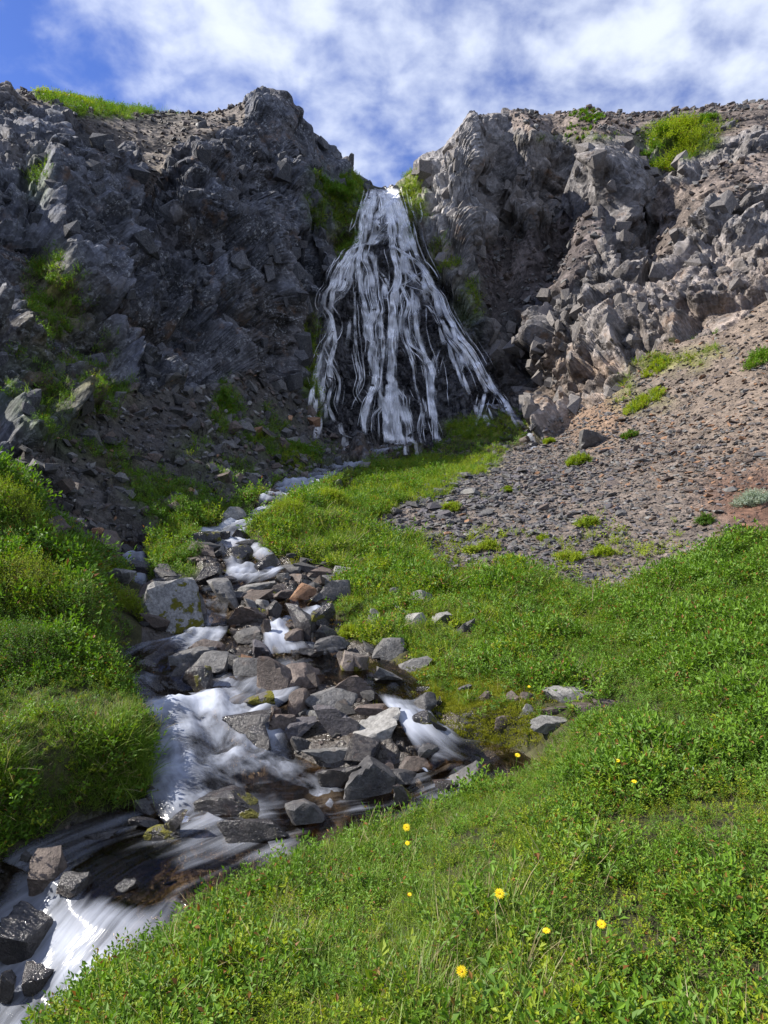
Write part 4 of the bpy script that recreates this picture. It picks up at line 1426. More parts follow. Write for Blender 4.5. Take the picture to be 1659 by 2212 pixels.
# boulders one can point at: (crop, x0, y0, x1, y1, stone, label)
CROP = {'A': (350, 1700, 2.074), 'B': (800, 1800, 1.276), 'C': (0, 2100, 1.327), 'D': (0, 1300, 1.327), 'E': (1250, 200, 1.327), 'F': (0, 200, 1.327)}
BOULDERS = [
 ('A',200,410,630,775,'gm','largest pale grey boulder with moss down its right side, beside the left bank'),
 ('A',300,360,490,455,'g','flat grey slab lying just behind the largest boulder'),
 ('A',535,445,670,650,'d','dark upright block wedged against the right side of the largest boulder'),
 ('A',690,400,890,560,'g','grey boulder with a pointed top between the two small pools'),
 ('A',895,405,1105,485,'p','long rounded pale boulder lying behind the pointed grey one'),
 ('A',905,460,995,532,'b','small round tan rock below the long pale boulder'),
 ('A',980,475,1135,545,'b','low flat brownish rock right of the small tan one'),
 ('A',1240,420,1395,532,'o','rust orange block, the only bright orange boulder in the stream'),
 ('A',1395,400,1615,525,'d','wide dark grey boulder at the grass edge right of the orange block'),
 ('A',1300,310,1495,402,'b','smooth brown boulder at the top of the heap under the green knoll'),
 ('A',1160,295,1300,362,'g','flat topped grey rock at the upper left of the heap below the knoll'),
 ('A',1535,300,1630,367,'p','pale angular rock in the grass above the wide dark boulder'),
 ('A',1230,355,1310,424,'b','small tan rock directly above the orange block'),
 ('A',1305,385,1405,450,'p','beige rounded rock touching the top right of the orange block'),
 ('A',1435,365,1540,435,'g','grey rock between the smooth brown boulder and the wide dark one'),
 ('A',1150,345,1232,408,'g','small grey rock below the flat topped one in the upper heap'),
 ('A',1120,460,1240,530,'b','mottled brown rock left of the orange block'),
 ('A',925,515,1012,595,'g','small grey cube shaped rock above the brown pyramid boulder'),
 ('A',1000,525,1098,588,'g','small flat grey rock above and right of the brown pyramid boulder'),
 ('A',1070,540,1168,655,'w','wet black rock with a rusty streak left of the twin small falls'),
 ('A',800,570,1045,712,'b','brown pyramid shaped boulder in the middle of the stream heap'),
 ('A',850,710,1065,840,'d','dark boulder with rusty lichen under the brown pyramid'),
 ('A',1043,660,1097,752,'b','small upright brown block leaning on the pyramid boulder'),
 ('A',1090,745,1298,905,'dm','dark boulder with a yellow green moss front below the twin falls'),
 ('A',985,805,1125,908,'s','purplish dark rock left of the moss fronted boulder'),
 ('A',1205,725,1312,808,'b','rounded brown rock above the moss fronted boulder'),
 ('A',1205,575,1362,780,'w','black wet boulder standing between the twin small falls'),
 ('A',1375,555,1520,740,'wm','dark dripping rock ledge under the overhanging turf'),
 ('A',1420,772,1612,858,'d','flat dark slab pointing right below the twin falls'),
 ('A',1425,695,1562,812,'w','tilted wet slab at the foot of the right hand small fall'),
 ('A',1310,850,1450,915,'w','low round black rock in the pool below the twin falls'),
 ('A',575,795,765,872,'b','rounded brown rock at the head of the left white chute'),
 ('A',460,848,700,985,'g','wet grey slab sloping into the left white chute'),
 ('A',540,890,780,1065,'g','grey peaked rock on the sloping slab beside the chute'),
 ('A',760,885,910,1025,'d','dark rounded boulder right of the grey peaked rock'),
 ('A',525,975,700,1155,'wm','black glistening rock in the chute below the grey peaked rock'),
 ('A',435,965,532,1055,'w','small black rock at the left edge of the sloping slab'),
 ('A',870,925,1052,1050,'g','flat tilted grey rock with a pale top in mid stream'),
 ('A',1030,925,1260,1150,'b','tall tan slab leaning to the right in the central rock pile'),
 ('A',1190,970,1470,1195,'b','big reddish brown boulder in the central rock pile'),
 ('A',940,1140,1122,1244,'dm','small dark rock with orange moss left of the leaning slab'),
 ('A',580,72,758,188,'wm','dark mossy rock under the upper cascade'),
 ('A',565,140,725,238,'b','brown grey boulder below the upper cascade'),
 ('A',440,125,545,195,'g','small grey pyramid left of the brown grey boulder by the upper cascade'),
 ('A',195,80,305,155,'d','bluish grey rock at the rubble foot above the left trickle'),
 ('A',0,320,165,425,'p','pale slab half sunk in grass left of the trickle'),
 ('A',995,225,1125,322,'w','wet black block at the right end of the second cascade'),
 ('A',815,160,960,260,'wm','dark mossy block between the first and second cascades'),
 ('A',885,120,1040,165,'d','thin flat rock resting on top of the mossy block'),
 ('A',890,15,1000,78,'w','wet dark rock splitting the top of the upper cascade'),
 ('A',850,52,935,112,'w','small wet rock at the right edge of the upper cascade'),
 ('A',755,65,830,125,'w','round wet stone in the middle of the upper cascade'),
 ('A',720,360,870,405,'w','flat wet rock at the lip of the second cascade'),
 ('A',150,265,280,350,'w','wet dark rock beside the left trickle'),
 ('A',330,290,470,375,'d','dark slab with moss below the left trickle'),
 ('A',1570,880,1659,1015,'bm','brown rock with an orange moss side at the edge of the right pool'),
 ('B',350,500,560,610,'b','long brown slab on the far side of the central rock pile'),
 ('B',262,550,455,655,'g','broad cracked grey boulder in the centre of the rock pile'),
 ('B',182,570,265,685,'b','upright brown grey rock left of the broad cracked boulder'),
 ('B',298,635,460,785,'s','purple slate block with a flat sunlit face, front of the rock pile'),
 ('B',460,660,625,790,'p','pale speckled boulder right of the purple slate block'),
 ('B',465,585,575,655,'g','grey wedge behind the pale speckled boulder'),
 ('B',470,632,615,690,'b','brown rock tucked above the pale speckled boulder'),
 ('B',105,640,150,700,'b','small brown rock at the left end of the rock pile'),
 ('B',112,668,208,742,'b','rounded reddish rock at the left end of the rock pile'),
 ('B',125,692,288,778,'s','long dark rock in front of the rounded reddish one'),
 ('B',0,722,105,822,'w','black shiny rock at the edge of the white chute'),
 ('B',240,655,300,695,'p','small pale rock left of the purple slate block'),
 ('B',185,760,260,830,'d','small pointed dark rock in front of the long dark one'),
 ('B',268,806,550,878,'p','long flat pale slab bridging the rocks by the front pool'),
 ('B',310,862,480,1000,'w','black wet boulder under the long flat slab'),
 ('B',425,870,600,1034,'d','big rounded dark boulder standing in the front pool'),
 ('B',620,960,702,1055,'wm','dark rock with rusty moss right of the big rounded boulder'),
 ('B',648,838,772,922,'b','brown boulder above the trickle, left of the egg shaped one'),
 ('B',770,815,892,902,'b','egg shaped brown boulder by the right channel'),
 ('B',600,905,706,975,'d','dark flat rock between the rounded boulder and the trickle'),
 ('B',565,862,620,910,'b','small brown stone beside the big rounded boulder'),
 ('B',860,875,1012,990,'g','grey boulder right of the two white trickles'),
 ('B',722,802,800,860,'d','round dark rock left of the egg shaped boulder'),
 ('B',650,790,762,838,'w','low wet slab beside the right channel'),
 ('B',785,945,870,995,'w','small wet rocks below the two white trickles'),
 ('B',1055,760,1165,842,'d','dark rock under the mossy bank at the right pool'),
 ('B',1195,690,1345,755,'p','beige rock lying alone in the grass right of the mossy bank'),
 ('B',1255,560,1390,628,'p','pale rock with a cap of orange moss in the meadow'),
 ('B',1368,572,1448,620,'g','grey rock touching the moss capped pale one'),
 ('B',1455,610,1558,645,'b','flat brown rock at the right end of the meadow stones'),
 ('B',1370,630,1452,672,'b','brown rock below the moss capped pale one'),
 ('B',1240,638,1362,668,'b','thin flat slab below the moss capped pale rock'),
 ('B',1130,630,1192,680,'p','small whitish angular rock left of the thin flat slab'),
 ('B',965,575,1027,628,'b','round brown stone at the upper edge of the moss, the larger one'),
 ('B',1085,580,1137,622,'b','grey brown stone, middle one in the row above the moss'),
 ('B',1145,575,1212,617,'b','tan stone at the right end of the row above the moss'),
 ('B',885,545,932,585,'d','small dark stone at the left end of the row above the moss'),
 ('B',695,585,782,655,'d','round dark boulder beside the top of the right channel'),
 ('B',700,660,792,718,'wm','mossy dark rock in the right channel'),
 ('B',770,690,830,745,'w','small wet rock below the mossy one in the right channel'),
 ('B',640,430,757,505,'g','grey rock with a peaked top in the grass edge above the moss'),
 ('B',545,470,652,535,'g','flat grey rock left of the peaked one in the grass edge'),
 ('B',540,355,662,455,'g','mottled slab sloping out of the turf above the right pool'),
 ('B',390,410,500,500,'bm','brown rock with yellow moss at the far edge of the right pool'),
 ('B',490,370,542,418,'d','small block shaped rock left of the mottled slab'),
 ('B',510,235,552,308,'p','upright whitish stone standing alone in the grass'),
 ('B',655,250,742,305,'p','round pale boulder in the grass, the left of a pair'),
 ('B',750,245,857,300,'p','round pale boulder in the grass, the right of a pair'),
 ('B',865,275,942,338,'d','dark rounded rock right of the pale pair in the grass'),
 ('B',618,215,697,253,'p','whitish flat rock above the pale pair'),
 ('B',690,158,772,218,'g','grey knobbly rock higher in the grass above the pale pair'),
 ('B',600,145,652,188,'g','small dark pointed rock left of the knobbly one in the grass'),
 ('B',780,228,822,250,'o','small tan stone perched behind the pale pair'),
 ('B',900,665,972,712,'d','dark slab half buried in the yellow moss'),
 ('B',1035,675,1102,738,'b','brownish rock half buried in the yellow moss'),
 ('B',1555,205,1625,235,'o','light brown stone in the gap where the scree meets the meadow'),
 ('B',1565,120,1615,150,'p','pale round stone at the lowest tip of the scree'),
 ('C',845,625,1145,755,'wm','black three sided rock rising from the front rapids'),
 ('C',1230,660,1405,805,'d','square dark grey rock with a glinting left face in the front rapids'),
 ('C',955,725,1245,860,'w','low black slab washed by the front rapids'),
 ('C',705,690,820,850,'wm','black rock with yellow moss at the end of the left bank'),
 ('C',575,665,725,742,'d','dark flat rock tucked under the left bank'),
 ('C',570,730,708,802,'w','wet rock below the flat one under the left bank'),
 ('C',630,775,792,850,'wm','low mossy wet rock in front of the left bank'),
 ('C',370,800,505,842,'w','thin wet slab on the gravel below the left bank'),
 ('C',130,885,272,1070,'b','grey brown rock with rusty lichen at the left edge of the stream'),
 ('C',0,1140,205,1420,'w','big black wet mound at the lower left edge'),
 ('C',95,1385,222,1530,'w','black rock at the foot of the last white fall'),
 ('C',0,1400,70,1570,'w','black rock in the lower left corner'),
 ('C',250,985,398,1095,'w','rounded brown wet stone under the lip of the last fall'),
 ('C',500,1000,602,1070,'w','small wet stone showing through the lip of the last fall'),
 ('C',965,285,1165,400,'w','black ledge with thin white threads of water'),
 ('C',90,885,140,940,'d','small dark stone left of the lichened rock'),
 ('D',960,462,1060,530,'p','pale slab at the grass edge above the upper cascade'),
 ('D',1055,498,1120,545,'g','small grey rock beside the pale slab above the upper cascade'),
 ('D',190,500,300,610,'b','brownish pointed rock where the left shrubs meet the rubble'),
 ('D',380,552,455,605,'o','tan stone in the rubble above the left shrubs'),
 ('D',640,235,705,280,'b','flat topped stone high in the left rubble'),
 ('D',1320,205,1350,230,'d','dark stone near the foot of the waterfall, left side'),
 ('D',1545,270,1600,300,'p','flat pale stone on the green mound below the waterfall'),
 ('D',1440,345,1480,375,'g','grey stone on the edge of the green mound'),
 ('E',585,1615,632,1655,'b','square brown boulder beside the runnel on the right of the fall'),
 ('E',655,995,735,1050,'s','square grey block perched on the right hand spur'),
 ('E',665,1045,735,1110,'s','grey block just under the perched one on the right hand spur'),
 ('E',850,1595,985,1670,'g','low grey outcrop at the top of the scree'),
 ('E',1475,260,1515,290,'g','grey block on the right skyline slope near the bushes'),
 ('F',830,262,900,290,'d','dark flat rock lying on the gravel slope left of the crag'),
 ('F',245,218,312,262,'d','dark blocky rock at the rim below the left turf'),
]
BPOS = []
for i, (c, x0, y0, x1, y1, kind, label) in enumerate(BOULDERS):
    ox, oy, k = CROP[c]
    X0, Y0, X1, Y1 = [((v / k) + o) * 0.6636 for v, o in ((x0, ox), (y0, oy), (x1, ox), (y1, oy))]
    hit = wet_hit((X0 + X1) / 2, Y1 - (Y1 - Y0) * 0.08)
    Yb = hit.y
    gw, gh = ((X1 - X0) * .13, (Y1 - Y0) * .11) if c in 'AB' else ((X1 - X0) * .03, 0)
    X0, X1, Y0, Y1 = X0 - gw, X1 + gw, Y0 - gh, Y1 + gh
    wpx, hpx = X1 - X0, Y1 - Y0
    dep = 0.85 * min(wpx, 1.5 * hpx) / FPX * Yb
    Yc = Yb + dep * 0.42
    w = wpx / FPX * Yc
    zt = (CY - Y0) / FPX * (Yc + dep * 0.1) + CAMZ
    zb = (CY - Y1) / FPX * Yb + CAMZ
    h0 = zt - zb
    zb -= 0.22 * max(h0, 0.3 * w)
    h = zt - zb
    big_ = wpx * 0.463 > 45
    V, F = rock_shape(900 + i * 7, 4 if big_ else 3, 7 + i % 4, 160 if kind[0] in 'gpsbo' else 60, 0.026)
    me = mesh_np('boulder', V * np.array([w / 2, dep / 2, h / 2]), F, smooth=True)
    me.set_sharp_from_angle(angle=math.radians(26))
    o = link('boulder' if wpx * 0.463 > 24 else 'rock', me, STONE[kind])
    o.location = ((((X0 + X1) / 2) - CX) / FPX * Yc, Yc, (zt + zb) / 2)
    BPOS.append((o.location.x, o.location.y, w / 2, dep / 2))
    tag(o, label, 'rock', 'rocks along the stream and slopes')
# ------------------------------------------------------------------ plants
LEAF = {
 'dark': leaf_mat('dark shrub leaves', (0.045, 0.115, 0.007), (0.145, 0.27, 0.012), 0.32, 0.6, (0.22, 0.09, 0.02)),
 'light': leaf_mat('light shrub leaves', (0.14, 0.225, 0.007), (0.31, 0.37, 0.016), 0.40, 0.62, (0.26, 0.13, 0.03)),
 'grass': leaf_mat('grass blades', (0.075, 0.16, 0.010), (0.21, 0.30, 0.032), 0.40, 0.5),
 'straw': leaf_mat('dry grass blades', (0.22, 0.19, 0.085), (0.38, 0.32, 0.18), 0.30, 0.6),
 'moss': leaf_mat('moss fronds', (0.13, 0.155, 0.008), (0.33, 0.33, 0.020), 0.25, 0.8),
 'rustm': leaf_mat('orange moss fronds', (0.16, 0.085, 0.010), (0.30, 0.17, 0.025), 0.2, 0.8),
 'silver': leaf_mat('silvery willow leaves', (0.17, 0.22, 0.15), (0.34, 0.40, 0.32), 0.25, 0.5),
 'stem': leaf_mat('woody stems', (0.05, 0.032, 0.018), (0.10, 0.065, 0.035), 0.0, 0.8),
 'petal': leaf_mat('yellow petals', (0.80, 0.60, 0.005), (0.86, 0.70, 0.02), 0.25, 0.6),
 'disc': leaf_mat('flower centre', (0.62, 0.30, 0.005), (0.70, 0.38, 0.01), 0.0, 0.8),
 'pink': leaf_mat('pink petals', (0.42, 0.07, 0.32), (0.55, 0.14, 0.42), 0.3, 0.6),
}


def unit(v):
    return v / (np.linalg.norm(v) + 1e-9)


class Bits:
    def __init__(self):
        self.v, self.f, self.m, self.lv = [], [], [], []

    def tri(self, pts, tris, mat, lv):
        b = len(self.v)
        self.v += [list(p) for p in pts]
        self.f += [[b + i for i in t] for t in tris]
        self.m += [mat] * len(tris)
        self.lv += [lv] * len(pts)

    def leaf(self, base, d, up, length, width, lv, mat=0):
        d = unit(d)
        s = unit(np.cross(d, up))
        n_ = np.cross(s, d)
        self.tri([base, base + d * length * .5 + s * width * .5 + n_ * width * .16, base + d * length - n_ * length * .12,
                  base + d * length * .5 - s * width * .5 + n_ * width * .16], [(0, 1, 2), (0, 2, 3)], mat, lv)

    def stalk(self, a, b, r, mat=1):
        d = unit(b - a)
        s = unit(np.cross(d, np.array([.3, .9, .2])))
        t = np.cross(d, s)
        self.tri([a + s * r, a + t * r, a - (s + t) * r * .7, b], [(0, 1, 3), (1, 2, 3), (2, 0, 3)], mat, 0.5)

    def blade(self, base, d, length, width, bend, lv, mat=0):
        d = unit(d)
        s = unit(np.cross(d, np.array([0, 0, 1.0]) + 1e-3))
        out = unit(np.array([d[0], d[1], 0]) + 1e-4)
        pts = []
        for k in range(4):
            t = k / 3
            c = base + d * length * t + (out * .6 - np.array([0, 0, .8])) * bend * length * t * t
            w = width * (1 - t ** 1.6) * .5
            if k < 3:
                pts += [c - s * w, c + s * w]
            else:
                pts.append(c)
        self.tri(pts, [(0, 1, 2), (1, 3, 2), (2, 3, 4), (3, 5, 4), (4, 5, 6)], mat, lv)

    def mesh(self, name, mats):
        me = mesh_np(name, np.array(self.v), np.array(self.f))
        for k in mats:
            me.materials.append(LEAF[k])
        me.polygons.foreach_set('material_index', np.array(self.m, dtype=np.int32))
        add_attr(me, 'lv', 'FLOAT', np.array(self.lv))
        return me

    def arrays(self):
        return np.array(self.v), np.array(self.f), np.array(self.m), np.array(self.lv)


def sprig(seed, height=.11, nbr=4, nleaf=9, ll=.016, lw=.009, spread=.55):
    r = np.random.default_rng(seed)
    B = Bits()
    for b in range(nbr):
        az = r.uniform(0, 6.28)
        d = unit(np.array([math.cos(az) * spread * r.uniform(.3, 1.2), math.sin(az) * spread * r.uniform(.3, 1.2), 1]))
        a = np.array([r.normal(0, .012), r.normal(0, .012), -.01])
        h = height * r.uniform(.65, 1.15)
        tip = a + d * h + np.array([r.normal(0, .012), r.normal(0, .012), 0])
        B.stalk(a, tip, .0013)
        for k in range(nleaf):
            t = .25 + .75 * (k + .5) / nleaf
            p = a + (tip - a) * t
            az2 = k * 2.4 + r.uniform(-.4, .4)
            ld = np.array([math.cos(az2), math.sin(az2), r.uniform(.25, .9)])
            s = r.uniform(.75, 1.2) * (1.05 - .3 * t)
            B.leaf(p, ld, np.array([0, 0, 1.]), ll * s, lw * s, r.random() * .75 + .25 * t)
        B.leaf(tip, d, np.array([.2, .1, 1]), ll * .8, lw * .7, r.random())
    return B


def tuft(seed, nb=16, length=.15, width=.0034, spread=.75, bend=.45):
    r = np.random.default_rng(seed)
    B = Bits()
    for k in range(nb):
        az = r.uniform(0, 6.28)
        s = spread * r.uniform(.1, 1.2)
        B.blade(np.array([r.normal(0, .018), r.normal(0, .018), -.01]), np.array([math.cos(az) * s, math.sin(az) * s, 1]), length * r.uniform(.5, 1.15), width * r.uniform(.7, 1.3), bend * r.uniform(.2, 1.4), r.random())
    return B


def cushion(seed, nb=46, R=.05):
    r = np.random.default_rng(seed)
    B = Bits()
    for k in range(nb):
        a, q = r.uniform(0, 6.28), R * math.sqrt(r.random())
        p = np.array([math.cos(a) * q, math.sin(a) * q, .012 * (1 - (q / R) ** 2) - .004])
        d = np.array([math.cos(a) * q / R * .9 + r.normal(0, .3), math.sin(a) * q / R * .9 + r.normal(0, .3), 1])
        B.leaf(p, d, np.array([r.normal(), r.normal(), .3]), r.uniform(.012, .024), .006, r.random())
    return B


PROTO = {}


def protos(kind, meshes):
    c = bpy.data.collections.new('plant kinds ' + kind)
    for me in meshes:
        c.objects.link(bpy.data.objects.new(me.name, me))
    PROTO[kind] = (c, len(meshes))


protos('dark', [sprig(i, .105, 5, 7, .026, .0135, .7).mesh('shrub_sprig', ('dark', 'stem')) for i in range(5)])
protos('light', [sprig(20 + i, .085, 5, 8, .019, .0105, .8).mesh('shrub_sprig', ('light', 'stem')) for i in range(5)])
protos('grass', [tuft(40 + i).mesh('grass_tuft', ('grass',)) for i in range(5)])
protos('straw', [tuft(60 + i, 9, .19, .0026, .65, .3).mesh('dry_tuft', ('straw',)) for i in range(4)])
protos('moss', [cushion(80 + i).mesh('moss_cushion', ('moss',)) for i in range(4)])
protos('rustm', [cushion(90 + i).mesh('moss_cushion', ('rustm',)) for i in range(3)])
protos('herb', [sprig(100 + i, .07, 4, 5, .030, .022, 1.1).mesh('herb', ('light', 'stem')) for i in range(4)])
protos('silver', [sprig(120 + i, .08, 3, 6, .026, .011, .8).mesh('willow_sprig', ('silver', 'stem')) for i in range(3)])


def scatter_group():
    g = bpy.data.node_groups.new('plant scatter', 'GeometryNodeTree')
    g.interface.new_socket('Geometry', in_out='INPUT', socket_type='NodeSocketGeometry')
    g.interface.new_socket('Plants', in_out='INPUT', socket_type='NodeSocketCollection')
    g.interface.new_socket('Geometry', in_out='OUTPUT', socket_type='NodeSocketGeometry')
    i, o = g.nodes.new('NodeGroupInput'), g.nodes.new('NodeGroupOutput')
    ci = g.nodes.new('GeometryNodeCollectionInfo')
    ci.inputs['Separate Children'].default_value = True
    ci.inputs['Reset Children'].default_value = True
    ip = g.nodes.new('GeometryNodeInstanceOnPoints')
    ip.inputs['Pick Instance'].default_value = True

    def at(nm, dt):
        a = g.nodes.new('GeometryNodeInputNamedAttribute')
        a.data_type = dt
        a.inputs['Name'].default_value = nm
        return a.outputs['Attribute']
    L = g.links.new
    L(i.outputs[0], ip.inputs['Points'])
    L(i.outputs[1], ci.inputs['Collection'])
    L(ci.outputs[0], ip.inputs['Instance'])
    L(at('pick', 'INT'), ip.inputs['Instance Index'])
    L(at('rot', 'FLOAT_VECTOR'), ip.inputs['Rotation'])
    L(at('scl', 'FLOAT'), ip.inputs['Scale'])
    L(ip.outputs[0], o.inputs[0])
    return g


SCAT = scatter_group()


def carpet(name, kind, label, cat, dens, scale, seed, tilt=.3, lean=.35, parent=None):
    g = np.random.default_rng(seed)
    p, idx = sample(dens, g)
    k = len(p)
    me = bpy.data.meshes.new(name)
    me.vertices.add(k)
    me.vertices.foreach_set('co', p.astype(np.float32).ravel())
    nr = qn[idx]
    add_attr(me, 'rot', 'FLOAT_VECTOR', np.stack([-nr[:, 1] * lean + g.normal(0, tilt, k), nr[:, 0] * lean + g.normal(0, tilt, k), g.uniform(0, 6.28, k)], 1))
    add_attr(me, 'scl', 'FLOAT', scale(idx) * g.uniform(.7, 1.3, k))
    a = me.attributes.new('pick', 'INT', 'POINT')
    a.data.foreach_set('value', g.integers(0, PROTO[kind][1], k).astype(np.int32))
    o = link(name, me)
    md = o.modifiers.new('scatter', 'NODES')
    md.node_group = SCAT
    md[[s.identifier for s in SCAT.interface.items_tree if s.in_out == 'INPUT' and s.name == 'Plants'][0]] = PROTO[kind][0]
    tag(o, label, cat, kind='stuff')
    print(name, kind, k)
    return o


qgreen = green[quads[:, 0]]
qb = bedd[quads[:, 0]]
view = ((qu < .72) & (qY > 1.5)).astype(float)
mead = (qzone == 0) * np.where(qY < 23, 1.0, .22) * (qY < 35) * view
LEFTB = (qvx < 420) & (qY < 11.5)
pn = fbm(qc * 0.75, 3, 401)
pn2 = fbm(qc * 1.9 + 8, 3, 402)
pn3 = fbm(qc * 0.35 + 3, 3, 403)
far = np.clip(qY / 5, 1, 9)
hum_n = np.clip(1.0 + 1.5 * fbm(qc * 2.3 + 5, 3, 407), .5, 1.75)
scl_near = lambda i: np.clip((qY[i] / 4.5) ** .62, .85, 2.1) * hum_n[i]
# where each plant rules
gz = np.clip(.0 + pn * 1.9 + .65 * ell(qvx, qvy, 900, 1900, 520, 330) + .8 * ell(qvx, qvy, 190, 1620, 260, 160) - .7 * ell(qvx, qvy, 1500, 1500, 420, 380) - 1.2 * ell(qvx, qvy, 90, 1280, 260, 210) + .5 * ell(qvx, qvy, 800, 1220, 160, 60), .18, 1)
lightz = np.clip(.50 + pn3 * 2.0 + pn2 * 1.3 + .7 * ell(qvx, qvy, 700, 1130, 220, 110) + .4 * ell(qvx, qvy, 1150, 1330, 260, 90) - .9 * ell(qvx, qvy, 1520, 1230, 240, 130), .05, 1)
mossz = np.maximum(ell(qvx, qvy, 1000, 1490, 160, 60), ell(qvx, qvy, 1070, 1570, 110, 50)) * (qY < 9) * (qY > 5)
LOD = 1 / far ** 1.35
edgefade = np.clip((qb - 0.02) / (np.where(qY > 17, .045, .025) * qY), 0, 1)
keepout = np.maximum(ell(qvx, qvy, 340, 1300, 85, 75), 0) * (qY < 11.5)
for bx, by, bw, bd in BPOS:
    keepout = np.maximum(keepout, np.clip(1.6 - 1.2 * np.sqrt(((qc[:, 0] - bx) / (bw * 1.15)) ** 2 + ((qY - by + bd * .6) / (bd * 1.5)) ** 2), 0, 1))
base = mead * edgefade * (1 - .75 * mossz) * (1 - np.clip(keepout * 1.5, 0, 1))
carpet('dwarf_shrubs', 'dark', 'dark green leafy dwarf shrubs covering the slopes', 'shrubs', base * 430 * LOD * np.clip(1.3 - gz - .5 * lightz, .26, 1), lambda i: scl_near(i) * np.where(LEFTB[i] & (qvy[i] < 1480) & (qvx[i] < 240), 1.4, 1.15), 501)
carpet('low_shrubs', 'light', 'yellow green low shrubs between the grass', 'shrubs', base * 430 * LOD * np.clip(lightz * (1.2 - .8 * gz), .05, 1), lambda i: scl_near(i) * 1.0, 502)
scr_edge = (qzone == 5) * view * np.clip((qvy - 1120) / 90 + pn2 * 1.6 + .2 * pn, 0, 1) * (qvx < 1480)
carpet('scree_plants', 'light', 'thin yellow green plants creeping over the lower edge of the scree', 'plants', scr_edge * 14, lambda i: scl_near(i) * .9, 512)
carpet('grass', 'grass', 'green meadow grass on both banks', 'grass', base * 800 * LOD * gz, lambda i: scl_near(i) * .95, 503, .35)
carpet('dry_grass', 'straw', 'pale dry grass among the green', 'grass', base * 260 * LOD * np.clip(gz * (.5 + pn2) + .08, 0, 1), scl_near, 504, .5)
carpet('herbs', 'herb', 'broad leaved herbs in the meadow', 'herbs', base * 110 * LOD * np.clip(.3 + pn2 * 1.4, 0, 1), scl_near, 505)
carpet('silver_willow', 'silver', 'scattered silvery willow leaves in the meadow', 'herbs', base * 7 * LOD * np.clip(pn * 3, 0, 1), scl_near, 506)
carpet('moss', 'moss', 'bright yellow green moss on the bank by the right pool', 'moss', (mossz * 1000 + (qzone == 1) * (qb > .05) * np.clip(pn2 * 2 - .35, 0, 1) * 60) * view * np.clip(6 / qY, .2, 1) * (qY < 14), lambda i: np.clip(qY[i] / 6, 1, 2), 507, .2)
carpet('orange_moss', 'rustm', 'patches of orange moss among the stream rocks', 'moss', (mossz * 120 * np.clip(pn2 * 3, 0, 1) + (qzone == 1) * (qb > .0) * np.clip(pn * 2 - .5, 0, 1) * 40) * view * (qY < 10), lambda i: np.clip(qY[i] / 6, 1, 2), 508, .2)
# turf on the rock: mounds below the fall, ledges, rims
carpet('turf', 'light', 'turf on the mounds and ledges around the waterfall', 'turf', (qgreen > .35) * ((qzone != 4) | (qgreen > .6)) * edgefade * view * (qY > 11) * np.clip(26 * (22 / qY) ** 1.2, 8, 60) * np.clip(qgreen * 1.3, 0, 1) * (.08 + .92 * (qvx > 600)), lambda i: np.clip((qY[i] / 5) ** .62, 1.5, 3.6), 509)
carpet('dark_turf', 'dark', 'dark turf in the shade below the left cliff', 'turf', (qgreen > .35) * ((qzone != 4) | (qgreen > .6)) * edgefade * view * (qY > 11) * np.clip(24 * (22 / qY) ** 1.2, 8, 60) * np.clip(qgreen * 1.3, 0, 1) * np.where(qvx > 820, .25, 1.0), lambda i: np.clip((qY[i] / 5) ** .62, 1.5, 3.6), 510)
carpet('ledge_grass', 'grass', 'thin grass on ledges and along the left skyline', 'grass', ((qgreen > .3) * 18 * qgreen + ell(qvx, qvy, 200, 232, 190, 22) * (qY > 32) * (qY < 48) * 6) * ((qzone != 4) | (qgreen > .6)) * edgefade * view * (qY > 11) * np.clip(22 / qY, .5, 1.5), lambda i: np.clip((qY[i] / 5) ** .62, 1.5, 3.6), 511)

